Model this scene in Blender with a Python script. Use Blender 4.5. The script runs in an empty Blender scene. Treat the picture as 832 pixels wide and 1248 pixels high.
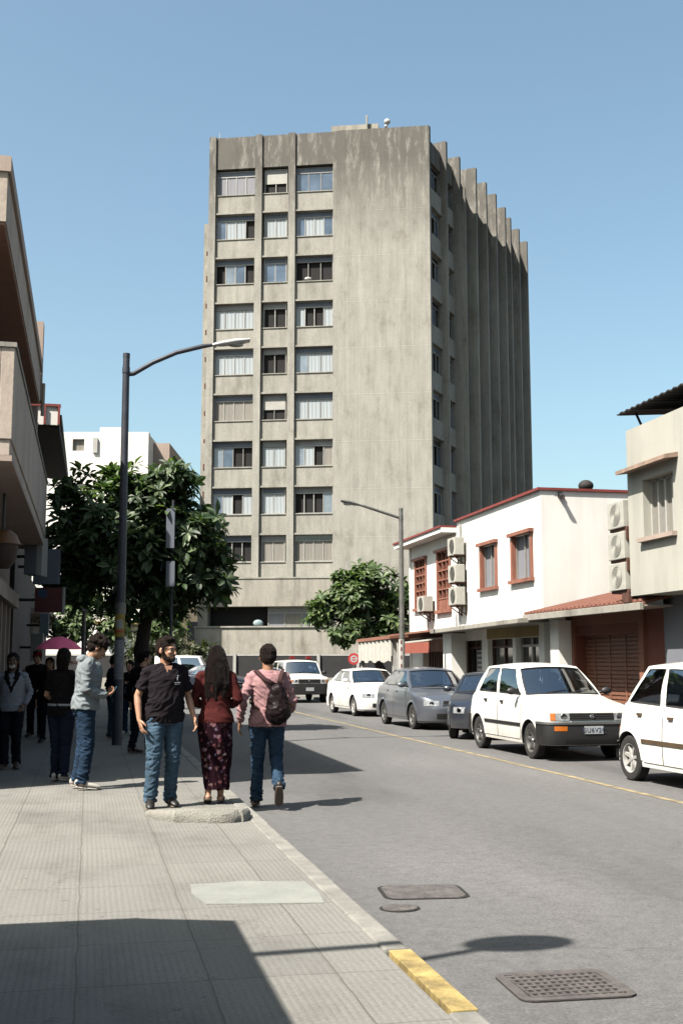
import bpy, bmesh, math, random
from math import sin, cos, tan, pi, radians as R_, sqrt, atan, hypot
from mathutils import Vector, Matrix, Euler, noise
random.seed(7)
C = bpy.context.scene.collection
V = Vector
ROADZ = -0.10

# ------------------------------------------------------------------ camera
F = 1400.0; TH = R_(12.3); PH = atan(184/1400)
CAM = V((0, 0, 1.5))
_R = V((cos(TH), -sin(TH), 0)); _Fh = V((sin(TH), cos(TH), 0))
_F = _Fh*cos(PH)+V((0, 0, sin(PH))); _U = V((0, 0, cos(PH)))-_Fh*sin(PH)
def at(D, px, py):
    d = _F+(px-416)/F*_R+(624-py)/F*_U
    return CAM+d*(D/(d.x*_Fh.x+d.y*_Fh.y))
cam = bpy.data.cameras.new('camera'); co = bpy.data.objects.new('camera', cam); C.objects.link(co)
cam.sensor_fit = 'VERTICAL'; cam.sensor_height = 36; cam.sensor_width = 24; cam.lens = F/1248*36
cam.clip_start = .05; cam.clip_end = 6000
co.location = CAM
co.rotation_euler = Matrix((_R, _U, -_F)).transposed().to_euler()
sc = bpy.context.scene; sc.camera = co

# ------------------------------------------------------------------ light
AZ = R_(29); EL = R_(53)           # shadows fall towards (cos AZ, sin AZ)
sun_dir = V((-cos(AZ)*cos(EL), -sin(AZ)*cos(EL), sin(EL)))
sl = bpy.data.lights.new('sun', 'SUN'); so = bpy.data.objects.new('sun', sl); C.objects.link(so)
sl.energy = 5.0; sl.angle = R_(.5); sl.color = (1, .945, .86)
so.rotation_euler = sun_dir.to_track_quat('Z', 'Y').to_euler(); so.location = (0, 0, 60)
w = bpy.data.worlds.new('World'); sc.world = w; w.use_nodes = True
nt = w.node_tree; bgn = nt.nodes['Background']
sky = nt.nodes.new('ShaderNodeTexSky'); sky.sky_type = 'NISHITA'; sky.sun_disc = False
sky.sun_elevation = EL; sky.sun_rotation = math.atan2(sun_dir.x, sun_dir.y)
sky.air_density = 1.0; sky.dust_density = 3.0; sky.ozone_density = 1.0
tint = nt.nodes.new('ShaderNodeMixRGB'); tint.blend_type = 'MULTIPLY'; tint.inputs[0].default_value = 1; tint.inputs[2].default_value = (1.08, 1.17, 1.03, 1)
nt.links.new(sky.outputs[0], tint.inputs[1]); nt.links.new(tint.outputs[0], bgn.inputs[0]); bgn.inputs[1].default_value = .060
sc.view_settings.view_transform = 'Standard'; sc.view_settings.look = 'None'
sc.view_settings.exposure = 1.79; sc.view_settings.gamma = 1
sc.render.engine = 'CYCLES'
sc.cycles.max_bounces = 8; sc.cycles.transparent_max_bounces = 12
sc.cycles.caustics_reflective = False; sc.cycles.caustics_refractive = False

# ------------------------------------------------------------------ materials
ALB = .385      # overall albedo level
class NT:
    def __init__(s, name):
        s.m = bpy.data.materials.new(name); s.m.use_nodes = True
        s.t = s.m.node_tree; s.p = s.t.nodes['Principled BSDF']
        s.tc = s.t.nodes.new('ShaderNodeTexCoord')
    def n(s, ty, **k):
        o = s.t.nodes.new('ShaderNode'+ty)
        for a, b in k.items(): setattr(o, a, b)
        return o
    def l(s, a, b): s.t.links.new(a, b)
    def vec(s, sx=1, sy=1, sz=1, rot=0):
        mp = s.n('Mapping'); mp.inputs['Scale'].default_value = (sx, sy, sz); mp.inputs['Rotation'].default_value = (0, 0, rot)
        s.l(s.tc.outputs['Object'], mp.inputs[0]); return mp.outputs[0]
    def noise(s, scale, vec=None, detail=5, rough=.6):
        t = s.n('TexNoise'); t.inputs['Scale'].default_value = scale; t.inputs['Detail'].default_value = detail
        t.inputs['Roughness'].default_value = rough
        s.l(vec if vec else s.tc.outputs['Object'], t.inputs['Vector']); return t.outputs['Fac']
    def ramp(s, fac, stops):
        r = s.n('ValToRGB'); e = r.color_ramp.elements
        while len(e) < len(stops): e.new(.5)
        for i, (p, c) in enumerate(stops):
            e[i].position = p
            e[i].color = (c, c, c, 1) if isinstance(c, (int, float)) else (*c, 1)
        s.l(fac, r.inputs[0]); return r.outputs[0]
    def mul(s, a, b, fac=1.0, mode='MULTIPLY'):
        x = s.n('MixRGB', blend_type=mode); x.inputs[0].default_value = fac
        for i, q in ((1, a), (2, b)):
            if isinstance(q, tuple): x.inputs[i].default_value = (*q, 1)
            else: s.l(q, x.inputs[i])
        return x.outputs[0]
    def mixf(s, fac, a, b):
        x = s.n('MixRGB'); s.l(fac, x.inputs[0])
        for i, q in ((1, a), (2, b)):
            if isinstance(q, tuple): x.inputs[i].default_value = (*q, 1)
            else: s.l(q, x.inputs[i])
        return x.outputs[0]
    def bump(s, h, strength=.3, dist=.02, prev=None):
        b = s.n('Bump'); b.inputs['Strength'].default_value = strength; b.inputs['Distance'].default_value = dist
        s.l(h, b.inputs['Height'])
        if prev: s.l(prev, b.inputs['Normal'])
        s.l(b.outputs[0], s.p.inputs['Normal']); return b.outputs[0]
    def col(s, c):
        if isinstance(c, tuple): s.p.inputs['Base Color'].default_value = (*[x*ALB for x in c], 1)
        else: s.l(s.mul(c, (ALB, ALB, ALB)), s.p.inputs['Base Color'])
M = {}
def mat(name, c, rough=.7, var=.25, scale=3, bump=.15, stretch=(1, 1, 1), metal=0, spec=.4, coat=0, bscale=None, dist=.01):
    if name in M: return M[name]
    m = NT(name); v = m.vec(*stretch)
    a = m.ramp(m.noise(scale, v), [(.3, 1-var), (.7, 1+var*.5)])
    b = m.ramp(m.noise(scale*9, v, 3), [(.3, 1-var*.4), (.7, 1.0)])
    m.col(m.mul(m.mul(a, c), b))
    m.p.inputs['Roughness'].default_value = rough; m.p.inputs['Metallic'].default_value = metal
    m.p.inputs['Specular IOR Level'].default_value = spec; m.p.inputs['Coat Weight'].default_value = coat
    m.p.inputs['Coat Roughness'].default_value = .06
    if bump: m.bump(m.noise(bscale or scale*12, v, 4), bump, dist)
    M[name] = m.m; return m.m

def concrete(name, base, streak=.5, topz=None, board=True, botdirt=False):
    m = NT(name)
    st = m.ramp(m.noise(2.2, m.vec(1, 1, .10), 6, .65), [(.32, 1-streak), (.50, .93), (.70, 1.08)])
    bl = m.ramp(m.noise(.75, m.vec(1, 1, .6), 9, .74), [(.34, (.70, .67, .62)), (.46, (.93, .92, .90)), (.60, (1.04, 1.03, 1.0)), (.74, (1.18, 1.18, 1.15))])
    fine = m.ramp(m.noise(9, None, 6, .75), [(.25, .78), (.55, 1.0), (.8, 1.08)])
    c = m.mul(m.mul(m.mul(st, base), bl), fine)
    sep = m.n('SeparateXYZ'); m.l(m.tc.outputs['Object'], sep.inputs[0])
    if topz:   # weather staining near the parapet, broken up by streaks
        mr = m.n('MapRange'); mr.inputs[1].default_value = topz-9; mr.inputs[2].default_value = topz-2.2
        m.l(sep.outputs[2], mr.inputs[0])
        ns = m.ramp(m.noise(1.5, m.vec(1, 1, .22), 9, .78), [(.36, .16), (.50, 1)])
        mm = m.n('Math', operation='MULTIPLY'); m.l(mr.outputs[0], mm.inputs[0]); m.l(ns, mm.inputs[1])
        m3 = m.n('Math', operation='MULTIPLY'); m.l(mm.outputs[0], m3.inputs[0]); m3.inputs[1].default_value = .85
        c = m.mixf(m3.outputs[0], c, (.105, .092, .078))
    if board:
        j = m.n('Math', operation='MODULO'); m.l(sep.outputs[2], j.inputs[0]); j.inputs[1].default_value = 3.351
        a = m.ramp(j.outputs[0], [(0, .45), (.012, .55), (.02, 1.16), (.11, 1.10), (.125, .72), (.14, 1.0)])
        c = m.mul(c, a, .8)
        wv = m.n('TexWave', bands_direction='X'); wv.inputs['Scale'].default_value = 1.1; wv.inputs['Distortion'].default_value = .3
        m.l(m.tc.outputs['Object'], wv.inputs['Vector'])
        c = m.mul(c, m.ramp(wv.outputs['Fac'], [(0, .88), (.08, 1.0)]), .6)
    m.col(c); m.p.inputs['Roughness'].default_value = .9
    m.bump(m.noise(14, m.vec(1, 1, .4), 6, .7), .35, .02)
    M[name] = m.m; return m.m
concrete('tower_concrete', (.54, .52, .47), .24, 39.7)
concrete('tower_spandrel', (.53, .51, .455), .26, None, False)
concrete('band_concrete', (.54, .505, .44), .35, None, False)
concrete('left_concrete', (.80, .67, .58), .22, None, False)
concrete('canopy_concrete', (.50, .47, .42), .45, None, False)

def plaster(name, base, dirt=.25, rough=.85):
    m = NT(name)
    a = m.ramp(m.noise(1.4, m.vec(1, 1, .18), 6, .6), [(.28, 1-dirt), (.55, 1.0)])
    b = m.ramp(m.noise(.5, None, 5, .6), [(.3, 1-dirt*.5), (.6, 1.0)])
    c = m.ramp(m.noise(40, None, 3), [(.3, .96), (.6, 1.0)])
    m.col(m.mul(m.mul(m.mul(a, base), b), c)); m.p.inputs['Roughness'].default_value = rough
    m.bump(m.noise(60, None, 4), .18, .01)
    M[name] = m.m; return m.m
plaster('white_plaster', (1.3, 1.27, 1.2), .16)
plaster('far_plaster', (1.3, 1.24, 1.15), .08)
plaster('beige_plaster', (.66, .64, .56), .24)
plaster('blue_plaster', (.25, .26, .30), .25)
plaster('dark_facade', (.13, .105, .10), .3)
plaster('tan_plaster', (.62, .48, .40), .2)
plaster('yellow_plaster', (.42, .30, .09), .3)
plaster('red_paint', (.27, .065, .035), .3)
plaster('orange_trim', (.40, .15, .09), .25)
plaster('olive_wall', (.24, .20, .13), .3)

m = NT('asphalt')
big = m.ramp(m.noise(.35, m.vec(1, .25, 1), 6, .6), [(.34, .58), (.44, .88), (.56, 1.0), (.70, 1.22)])
agg = m.ramp(m.noise(58, None, 5, .9), [(.32, .42), (.5, .98), (.70, 1.7)])
mid = m.ramp(m.noise(9, None, 6, .75), [(.3, .74), (.6, 1.08)])
sp = m.n('TexVoronoi'); sp.inputs['Scale'].default_value = 75; m.l(m.tc.outputs['Object'], sp.inputs['Vector'])
spk = m.ramp(sp.outputs['Distance'], [(.05, 1.35), (.22, 1.0)])
crk = m.n('TexVoronoi', feature='DISTANCE_TO_EDGE'); crk.inputs['Scale'].default_value = .55
wob = m.n('MixRGB', blend_type='ADD'); wob.inputs[0].default_value = .9
nn = m.n('TexNoise'); nn.inputs['Scale'].default_value = 1.3; nn.inputs['Detail'].default_value = 8; m.l(m.tc.outputs['Object'], nn.inputs['Vector'])
m.l(m.tc.outputs['Object'], wob.inputs[1]); m.l(nn.outputs['Color'], wob.inputs[2]); m.l(wob.outputs[0], crk.inputs['Vector'])
crc = m.ramp(crk.outputs['Distance'], [(0, .62), (.006, 1.0)])
crm = m.ramp(m.noise(.5), [(.5, 0), (.6, 1)])
c = m.mul(m.mul(m.mul(m.mul(big, (.172, .166, .164)), agg), mid), spk)
cc = m.mul(c, crc); c = m.mixf(crm, c, cc)
oil = m.ramp(m.noise(1.1, None, 3), [(.70, 1), (.78, .62)])
c = m.mul(c, oil)
m.col(c); m.p.inputs['Roughness'].default_value = .88; m.bump(m.noise(120, None, 3, .8), .5, .006); M['asphalt'] = m.m

m = NT('pavement')
br = m.n('TexBrick', offset=0, squash=1); br.inputs['Scale'].default_value = 1
br.inputs['Color1'].default_value = (1.04, 1.03, 1.0, 1); br.inputs['Color2'].default_value = (.90, .895, .88, 1)
br.inputs['Mortar'].default_value = (.60, .57, .52, 1)
br.inputs['Mortar Size'].default_value = .0075; br.inputs['Mortar Smooth'].default_value = .5
br.inputs['Brick Width'].default_value = .62; br.inputs['Row Height'].default_value = .82
# slightly wandering joints
nz = m.n('TexNoise'); nz.inputs['Scale'].default_value = 2.5; nz.inputs['Detail'].default_value = 6; m.l(m.tc.outputs['Object'], nz.inputs['Vector'])
ad = m.n('MixRGB', blend_type='ADD'); ad.inputs[0].default_value = .035; m.l(m.tc.outputs['Object'], ad.inputs[1]); m.l(nz.outputs['Color'], ad.inputs[2])
m.l(ad.outputs[0], br.inputs['Vector'])
wv = m.n('TexWave', bands_direction='X'); wv.inputs['Scale'].default_value = 8.5; wv.inputs['Distortion'].default_value = .4
m.l(m.tc.outputs['Object'], wv.inputs['Vector'])
ribm = m.ramp(m.noise(.9, None, 4), [(.42, 1), (.58, .25)])
rib = m.mul(m.ramp(wv.outputs['Fac'], [(0, .85), (.5, 1.03)]), (1, 1, 1)); rib = m.mixf(ribm, (1.0, 1.0, 1.0), rib)
bl = m.ramp(m.noise(.8, m.vec(1, .6, 1), 7, .68), [(.30, (.66, .63, .60)), (.46, (.92, .91, .89)), (.60, (1.02, 1.01, 1.0)), (.74, (1.14, 1.13, 1.10))])
gr = m.ramp(m.noise(45, None, 6, .85), [(.28, .60), (.6, 1.14)])
spots = m.ramp(m.noise(6, None, 3), [(.66, 1), (.72, .66)])
pc = m.n('TexVoronoi', feature='DISTANCE_TO_EDGE'); pc.inputs['Scale'].default_value = .8
pw_ = m.n('MixRGB', blend_type='ADD'); pw_.inputs[0].default_value = .7; pn = m.n('TexNoise'); pn.inputs['Scale'].default_value = 1.9; pn.inputs['Detail'].default_value = 9; pn.inputs['Roughness'].default_value = .7
m.l(m.tc.outputs['Object'], pn.inputs['Vector']); m.l(m.tc.outputs['Object'], pw_.inputs[1]); m.l(pn.outputs['Color'], pw_.inputs[2]); m.l(pw_.outputs[0], pc.inputs['Vector'])
pcr = m.mixf(m.ramp(m.noise(.45), [(.48, 0), (.55, 1)]), (1.0, 1.0, 1.0), m.mul(m.ramp(pc.outputs['Distance'], [(0, .5), (.006, 1.0)]), (1, 1, 1)))
spots = m.mul(spots, pcr)
st2 = m.ramp(m.noise(.55, m.vec(1, .5, 1), 8, .75), [(.52, 1), (.62, .80), (.70, .72)]); spots = m.mul(spots, st2)
c = m.mul(m.mul(m.mul(m.mul(m.mul(br.outputs['Color'], (.285, .278, .262)), rib), bl), gr), spots)
m.col(c); m.p.inputs['Roughness'].default_value = .9
b1 = m.bump(wv.outputs['Fac'], .25, .004); m.bump(m.noise(80, None, 4), .35, .006, b1); M['pavement'] = m.m

mat('kerb_stone', (.37, .355, .32), .9, .35, 4, .5)
mat('patch_concrete', (.37, .38, .345), .9, .2, 3, .4)
mat('kerb_yellow', (.64, .47, .17), .8, .6, 6, .4)
mat('road_yellow', (.50, .40, .22), .85, .65, 5, .2)
mat('slab_concrete', (.42, .40, .35), .95, .3, 5, .8, dist=.03)
mat('iron', (.185, .16, .152), .75, .4, 12, .5, metal=.2)
mat('iron_stud', (.17, .15, .142), .8, .5, 9, 1.0, bscale=30, dist=.02)
mat('iron_gap', (.012, .011, .01), .9, .1, 10, 0)
mat('earth', (.16, .14, .11), .95, .3, 1, .3)
mat('unlit_dark', (.012, .010, .010), .9, .3, 2, 0)  # near-black colour painted for the unlit inside of flat openings and recesses
mat('window_frame', (.40, .38, .35), .5, .2, 4, 0)
mat('white_frame', (.66, .64, .60), .5, .2, 4, 0)
mat('roller_box', (.20, .24, .32), .5, .3, .7, 0)
mat('roller_box_white', (.46, .46, .46), .5, .3, .7, 0)
mat('shade_grey', (.33, .33, .37), .7, .15, 2, .1, stretch=(4, 4, .2))
mat('shade_brown', (.36, .33, .29), .7, .2, 2, .1, stretch=(6, 6, .2))
mat('blind_white', (.62, .60, .55), .7, .15, 2, .1)
mat('steel_blue', (.085, .09, .115), .5, .3, 5, .1, metal=.3)
mat('steel_grey', (.26, .25, .23), .5, .3, 5, .1, metal=.3)
mat('lamp_white', (.78, .77, .74), .4, .1, 5, 0)
mat('lamp_lens', (.55, .55, .50), .15, .1, 5, 0)
mat('red_tile', (.33, .125, .08), .8, .4, 6, .4, stretch=(1, 3, 1))
mat('red_edge', (.34, .055, .045), .6, .25, 4, .1)
mat('wood_red', (.44, .17, .11), .65, .35, 3, .2, stretch=(1, 1, .4))
mat('wood_brown', (.14, .055, .035), .65, .4, 5, .3, stretch=(1, 8, 1))
mat('door_brown', (.36, .15, .085), .65, .35, 5, .3, stretch=(1, 8, 1))
mat('soffit_brown', (.42, .22, .15), .7, .2, 3, .2, stretch=(1, 6, 1))
mat('dark_wood', (.05, .025, .018), .7, .3, 4, .2)
mat('roof_dark', (.028, .022, .02), .8, .3, 4, .2)
mat('ac_white', (.66, .64, .57), .5, .15, 5, 0)
mat('ac_grille', (.16, .15, .13), .6, .2, 9, 0)
mat('rust', (.16, .06, .035), .85, .4, 9, .3)
mat('fence_dark', (.030, .028, .030), .8, .3, 2, .2)
mat('hood_tan', (.52, .36, .27), .8, .3, 4, .2)
mat('post_white', (.62, .60, .56), .7, .2, 4, .1)
mat('gate_metal', (.34, .34, .35), .5, .2, 3, .1, metal=.4)
mat('bark', (.060, .043, .032), .95, .5, 9, .9, stretch=(1, 1, .3), dist=.04)
mat('black_plastic', (.018, .017, .017), .5, .2, 9, .05)
mat('sign_grey', (.20, .22, .27), .55, .12, 2, 0)
mat('sign_beige', (.50, .48, .45), .6, .12, 2, 0)
mat('sign_red', (.17, .035, .035), .55, .2, 2, 0)
mat('sign_blue', (.06, .12, .26), .5, .5, 14, 0)
mat('sign_white', (.60, .60, .58), .55, .1, 2, 0)
mat('sign_cyan', (.40, .52, .55), .55, .1, 2, 0)
mat('sign_scarlet', (.65, .05, .05), .5, .1, 2, 0)
mat('lantern_cap', (.33, .14, .045), .5, .2, 5, .1)
mat('sticker_yellow', (.55, .38, .04), .6, .35, 20, 0)
mat('sticker_pale', (.34, .34, .38), .7, .5, 30, 0)
mat('awning_red', (.45, .11, .07), .85, .15, 4, .1)
mat('awning_white', (.70, .67, .60), .85, .15, 4, .1)

def glass(name, c, rough=.06, spec=.8):
    m = NT(name); m.col(m.mul(m.ramp(m.noise(.6), [(.35, .6), (.65, 1.2)]), c))
    m.p.inputs['Roughness'].default_value = rough; m.p.inputs['Specular IOR Level'].default_value = spec
    M[name] = m.m; return m.m
glass('pane_blue', (.15, .21, .30)); glass('pane_dark', (.02, .022, .028)); glass('pane_haze', (.30, .36, .42))
m = NT('curtain'); wv = m.n('TexWave', bands_direction='DIAGONAL'); wv.inputs['Scale'].default_value = 2.4; wv.inputs['Distortion'].default_value = 1.5
m.l(m.vec(1, 1, .02), wv.inputs['Vector'])
m.col(m.mul(m.ramp(wv.outputs['Fac'], [(0, .72), (.6, 1.0)]), (.56, .61, .64))); m.p.inputs['Roughness'].default_value = .9
m.p.inputs['Coat Weight'].default_value = .6; m.p.inputs['Coat Roughness'].default_value = .05; M['curtain'] = m.m
# transparent tinted glass for cars
def car_glass(name, tint, alpha):
    m = NT(name); t = m.t
    tr = m.n('BsdfTransparent'); tr.inputs[0].default_value = (*tint, 1)
    gl = m.n('BsdfGlossy'); gl.inputs['Roughness'].default_value = .03; gl.inputs[0].default_value = (.9, .95, 1, 1)
    lw = m.n('LayerWeight'); lw.inputs[0].default_value = .35
    mr = m.n('MapRange'); mr.inputs[3].default_value = alpha; mr.inputs[4].default_value = .9; m.l(lw.outputs['Fresnel'], mr.inputs[0])
    mx = m.n('MixShader'); m.l(mr.outputs[0], mx.inputs[0]); m.l(tr.outputs[0], mx.inputs[1]); m.l(gl.outputs[0], mx.inputs[2])
    m.l(mx.outputs[0], t.nodes['Material Output'].inputs[0]); M[name] = m.m
car_glass('car_glass', (.50, .56, .62), .26)

def leafmat(name, c1, c2, c3):
    m = NT(name); g = m.n('NewGeometry')
    c = m.ramp(g.outputs['Random Per Island'], [(0, c1), (.55, c2), (1, c3)])
    m.col(c); m.p.inputs['Roughness'].default_value = .52; m.p.inputs['Specular IOR Level'].default_value = .30
    tl = m.n('BsdfTranslucent'); m.l(m.mul(c, (1.2, 1.5, .5)), tl.inputs[0])
    mx = m.n('MixShader'); mx.inputs[0].default_value = .16
    m.l(m.p.outputs[0], mx.inputs[1]); m.l(tl.outputs[0], mx.inputs[2])
    m.l(mx.outputs[0], m.t.nodes['Material Output'].inputs[0]); M[name] = m.m
leafmat('leaf_dark', (.030, .055, .024), (.075, .125, .050), (.19, .25, .12))
leafmat('leaf_mid', (.045, .080, .024), (.095, .155, .048), (.21, .27, .11))
leafmat('leaf_olive', (.05, .065, .025), (.075, .09, .04), (.11, .12, .06))

# ------------------------------------------------------------------ mesh builder
class MB:
    def __init__(s): s.v = []; s.f = []; s.mi = []
    def add(s, vs, fs, mi=0):
        k = len(s.v); s.v += [V(v) for v in vs]; s.f += [tuple(i+k for i in f) for f in fs]; s.mi += [mi]*len(fs)
    def hexa(s, p, mi=0):   # 8 points: bottom ring 4, top ring 4
        s.add(p, [(0, 3, 2, 1), (4, 5, 6, 7), (0, 1, 5, 4), (1, 2, 6, 5), (2, 3, 7, 6), (3, 0, 4, 7)], mi)
    def box(s, x0, x1, y0, y1, z0, z1, mi=0):
        s.hexa([(x0, y0, z0), (x1, y0, z0), (x1, y1, z0), (x0, y1, z0), (x0, y0, z1), (x1, y0, z1), (x1, y1, z1), (x0, y1, z1)], mi)
    def fbox(s, fr, u0, u1, z0, z1, n0, n1, mi=0):
        s.hexa([fr(u0, z0, n0), fr(u1, z0, n0), fr(u1, z0, n1), fr(u0, z0, n1), fr(u0, z1, n0), fr(u1, z1, n0), fr(u1, z1, n1), fr(u0, z1, n1)], mi)
    def prism(s, poly, z0, z1, mi=0):
        n = len(poly)
        s.add([(p[0], p[1], z0) for p in poly]+[(p[0], p[1], z1) for p in poly],
              [tuple(range(n))[::-1], tuple(range(n, 2*n))]+[(i, (i+1) % n, n+(i+1) % n, n+i) for i in range(n)], mi)
    def tube(s, pts, rad, n=10, ref=None, cap=True, round_cap=False, mi=0):
        pts = [V(p) for p in pts]; rings = []; N = len(pts)
        rad = [(r, r) if isinstance(r, (int, float)) else r for r in rad]
        if round_cap:
            t0 = (pts[0]-pts[1]).normalized(); t1 = (pts[-1]-pts[-2]).normalized()
            a0 = min(rad[0]); a1 = min(rad[-1])
            pts = [pts[0]+t0*a0*.95, pts[0]+t0*a0*.62]+pts+[pts[-1]+t1*a1*.62, pts[-1]+t1*a1*.95]
            sc_ = lambda r, k: (r[0]*k, r[1]*k)
            rad = [sc_(rad[0], .32), sc_(rad[0], .78)]+rad+[sc_(rad[-1], .78), sc_(rad[-1], .32)]; N += 4
        A = V(ref) if ref is not None else None
        prevA = None
        for i in range(N):
            t = (pts[min(i+1, N-1)]-pts[max(i-1, 0)]).normalized()
            if A is not None: a = A-t*A.dot(t)
            elif prevA is not None: a = prevA-t*prevA.dot(t)
            else:
                q = V((1, 0, 0)) if abs(t.x) < .8 else V((0, 1, 0)); a = q-t*q.dot(t)
            a.normalize(); prevA = a; b = t.cross(a)
            rings.append([pts[i]+a*(rad[i][0]*cos(2*pi*k/n))+b*(rad[i][1]*sin(2*pi*k/n)) for k in range(n)])
        vs = [p for r in rings for p in r]
        fs = [(i*n+k, i*n+(k+1) % n, (i+1)*n+(k+1) % n, (i+1)*n+k) for i in range(N-1) for k in range(n)]
        if cap: fs += [tuple(range(n))[::-1], tuple(range((N-1)*n, N*n))]
        s.add(vs, fs, mi)
    def ell(s, c, r, rot=None, n=14, m=9, mi=0):
        c = V(c); vs = []; fs = []
        for j in range(1, m):
            a = pi*j/m
            for k in range(n):
                b = 2*pi*k/n; p = V((r[0]*sin(a)*cos(b), r[1]*sin(a)*sin(b), r[2]*cos(a)))
                if rot is not None: p = rot @ p
                vs.append(c+p)
        top = V((0, 0, r[2])); bot = V((0, 0, -r[2]))
        if rot is not None: top = rot @ top; bot = rot @ bot
        vs += [c+top, c+bot]; T = len(vs)-2
        for j in range(m-2):
            for k in range(n): fs.append((j*n+k, (j+1)*n+k, (j+1)*n+(k+1) % n, j*n+(k+1) % n))
        for k in range(n): fs.append((T, k, (k+1) % n)); fs.append((T+1, (m-2)*n+(k+1) % n, (m-2)*n+k))
        s.add(vs, fs, mi)
    def lathe(s, c, axis, prof, n=24, mi=0):   # prof: (radius, offset along axis)
        c = V(c); t = V(axis).normalized(); q = V((0, 0, 1)) if abs(t.z) < .8 else V((1, 0, 0))
        a = (q-t*q.dot(t)).normalized(); b = t.cross(a); N = len(prof)
        vs = [c+t*o+(a*cos(2*pi*k/n)+b*sin(2*pi*k/n))*r for r, o in prof for k in range(n)]
        fs = [(i*n+k, i*n+(k+1) % n, (i+1)*n+(k+1) % n, (i+1)*n+k) for i in range(N-1) for k in range(n)]
        s.add(vs, fs, mi)
    def grid(s, P, mi=0, flip=False):
        n = len(P); m_ = len(P[0]); vs = [p for r in P for p in r]
        s.add(vs, [(i*m_+k, i*m_+k+1, (i+1)*m_+k+1, (i+1)*m_+k) for i in range(n-1) for k in range(m_-1)], mi)
    def mesh(s, name, mats, inv=None, smooth=False, recalc=True, merge=0):
        me = bpy.data.meshes.new(name)
        vs = [inv @ v for v in s.v] if inv is not None else s.v
        me.from_pydata([tuple(v) for v in vs], [], s.f)
        for x in mats: me.materials.append(M[x] if isinstance(x, str) else x)
        for p, i in zip(me.polygons, s.mi): p.material_index = i
        if recalc or merge:
            b = bmesh.new(); b.from_mesh(me)
            if merge: bmesh.ops.remove_doubles(b, verts=b.verts, dist=merge)
            if recalc: bmesh.ops.recalc_face_normals(b, faces=b.faces)
            b.to_mesh(me); b.free()
        if smooth is not False:
            me.polygons.foreach_set('use_smooth', [True]*len(me.polygons))
            if smooth is not True: me.set_sharp_from_angle(angle=R_(smooth))
        return me
    def build(s, name, mt, parent=None, smooth=False, bevel=0, merge=0, recalc=True):
        inv = root_inv(parent) if parent else None
        me = s.mesh(name, mt if isinstance(mt, list) else [mt], inv, smooth, recalc, merge)
        o = bpy.data.objects.new(name, me); C.objects.link(o)
        if parent: o.parent = parent
        if bevel:
            bv = o.modifiers.new('bevel', 'BEVEL'); bv.width = bevel; bv.segments = 2; bv.limit_method = 'ANGLE'; bv.angle_limit = R_(40)
        return o
def root_inv(p):
    while p.parent: p = p.parent
    if p.type != 'EMPTY' and 'mw' not in p: return Matrix.Identity(4)
    return (Matrix.Translation(p.location) @ p.rotation_euler.to_matrix().to_4x4()).inverted()
def tag(o, label, cat, group=None):
    o['label'] = label; o['category'] = cat
    if group: o['group'] = group
    return o
def thing(name, label, cat, loc=(0, 0, 0), rz=0, group=None):
    o = bpy.data.objects.new(name, None); C.objects.link(o); o.empty_display_size = .2
    o.location = loc; o.rotation_euler = (0, 0, rz); return tag(o, label, cat, group)
def struct(o): o['kind'] = 'structure'; return o
def FR(o, u, n=None):
    o = V((o[0], o[1], 0)); u = V((u[0], u[1], 0)).normalized(); n = V((n[0], n[1], 0)).normalized()
    return lambda a, z, d=0: o+u*a+n*d+V((0, 0, z))
def holed(mb, fr, u0, u1, z0, z1, holes, depth, mi=0, thick=True):
    """wall face in plane n=0 with rectangular holes (hu0,hu1,hz0,hz1) whose reveals go back `depth`"""
    us = sorted({u0, u1, *[h[0] for h in holes], *[h[1] for h in holes]}); zs = sorted({z0, z1, *[h[2] for h in holes], *[h[3] for h in holes]})
    for a, b in zip(us, us[1:]):
        for c, d in zip(zs, zs[1:]):
            mu, mz = (a+b)/2, (c+d)/2
            if any(h[0] < mu < h[1] and h[2] < mz < h[3] for h in holes): continue
            mb.add([fr(a, c), fr(b, c), fr(b, d), fr(a, d)], [(0, 1, 2, 3)], mi)
    for a, b, c, d in holes:
        for p, q in (((a, c), (b, c)), ((b, c), (b, d)), ((b, d), (a, d)), ((a, d), (a, c))):
            mb.add([fr(*p), fr(*q), fr(*q, -depth), fr(*p, -depth)], [(0, 1, 2, 3)], mi)
# ================================================================== SETTING
b = MB(); b.add([(-900, -200, -.16), (1100, -200, -.16), (1100, 1800, -.16), (-900, 1800, -.16)], [(0, 1, 2, 3)])
struct(b.build('ground', 'earth'))
def sheet(mb, x0, x1, y0, y1, z, nx=1, ny=1):
    mb.add([(x0, y0, z), (x1, y0, z), (x1, y1, z), (x0, y1, z)], [(0, 1, 2, 3)])
b = MB(); sheet(b, 1.6, 9.75, -40, 56, ROADZ); sheet(b, -70, 70, 56, 84, ROADZ)
struct(b.build('road', 'asphalt'))
b = MB(); b.box(-14, 1.55, -40, 56, -.15, 0); struct(b.build('pavement', 'pavement'))
b = MB(); b.box(9.9, 34, -40, 56, -.15, .004); struct(b.build('far_pavement', 'pavement'))
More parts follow.
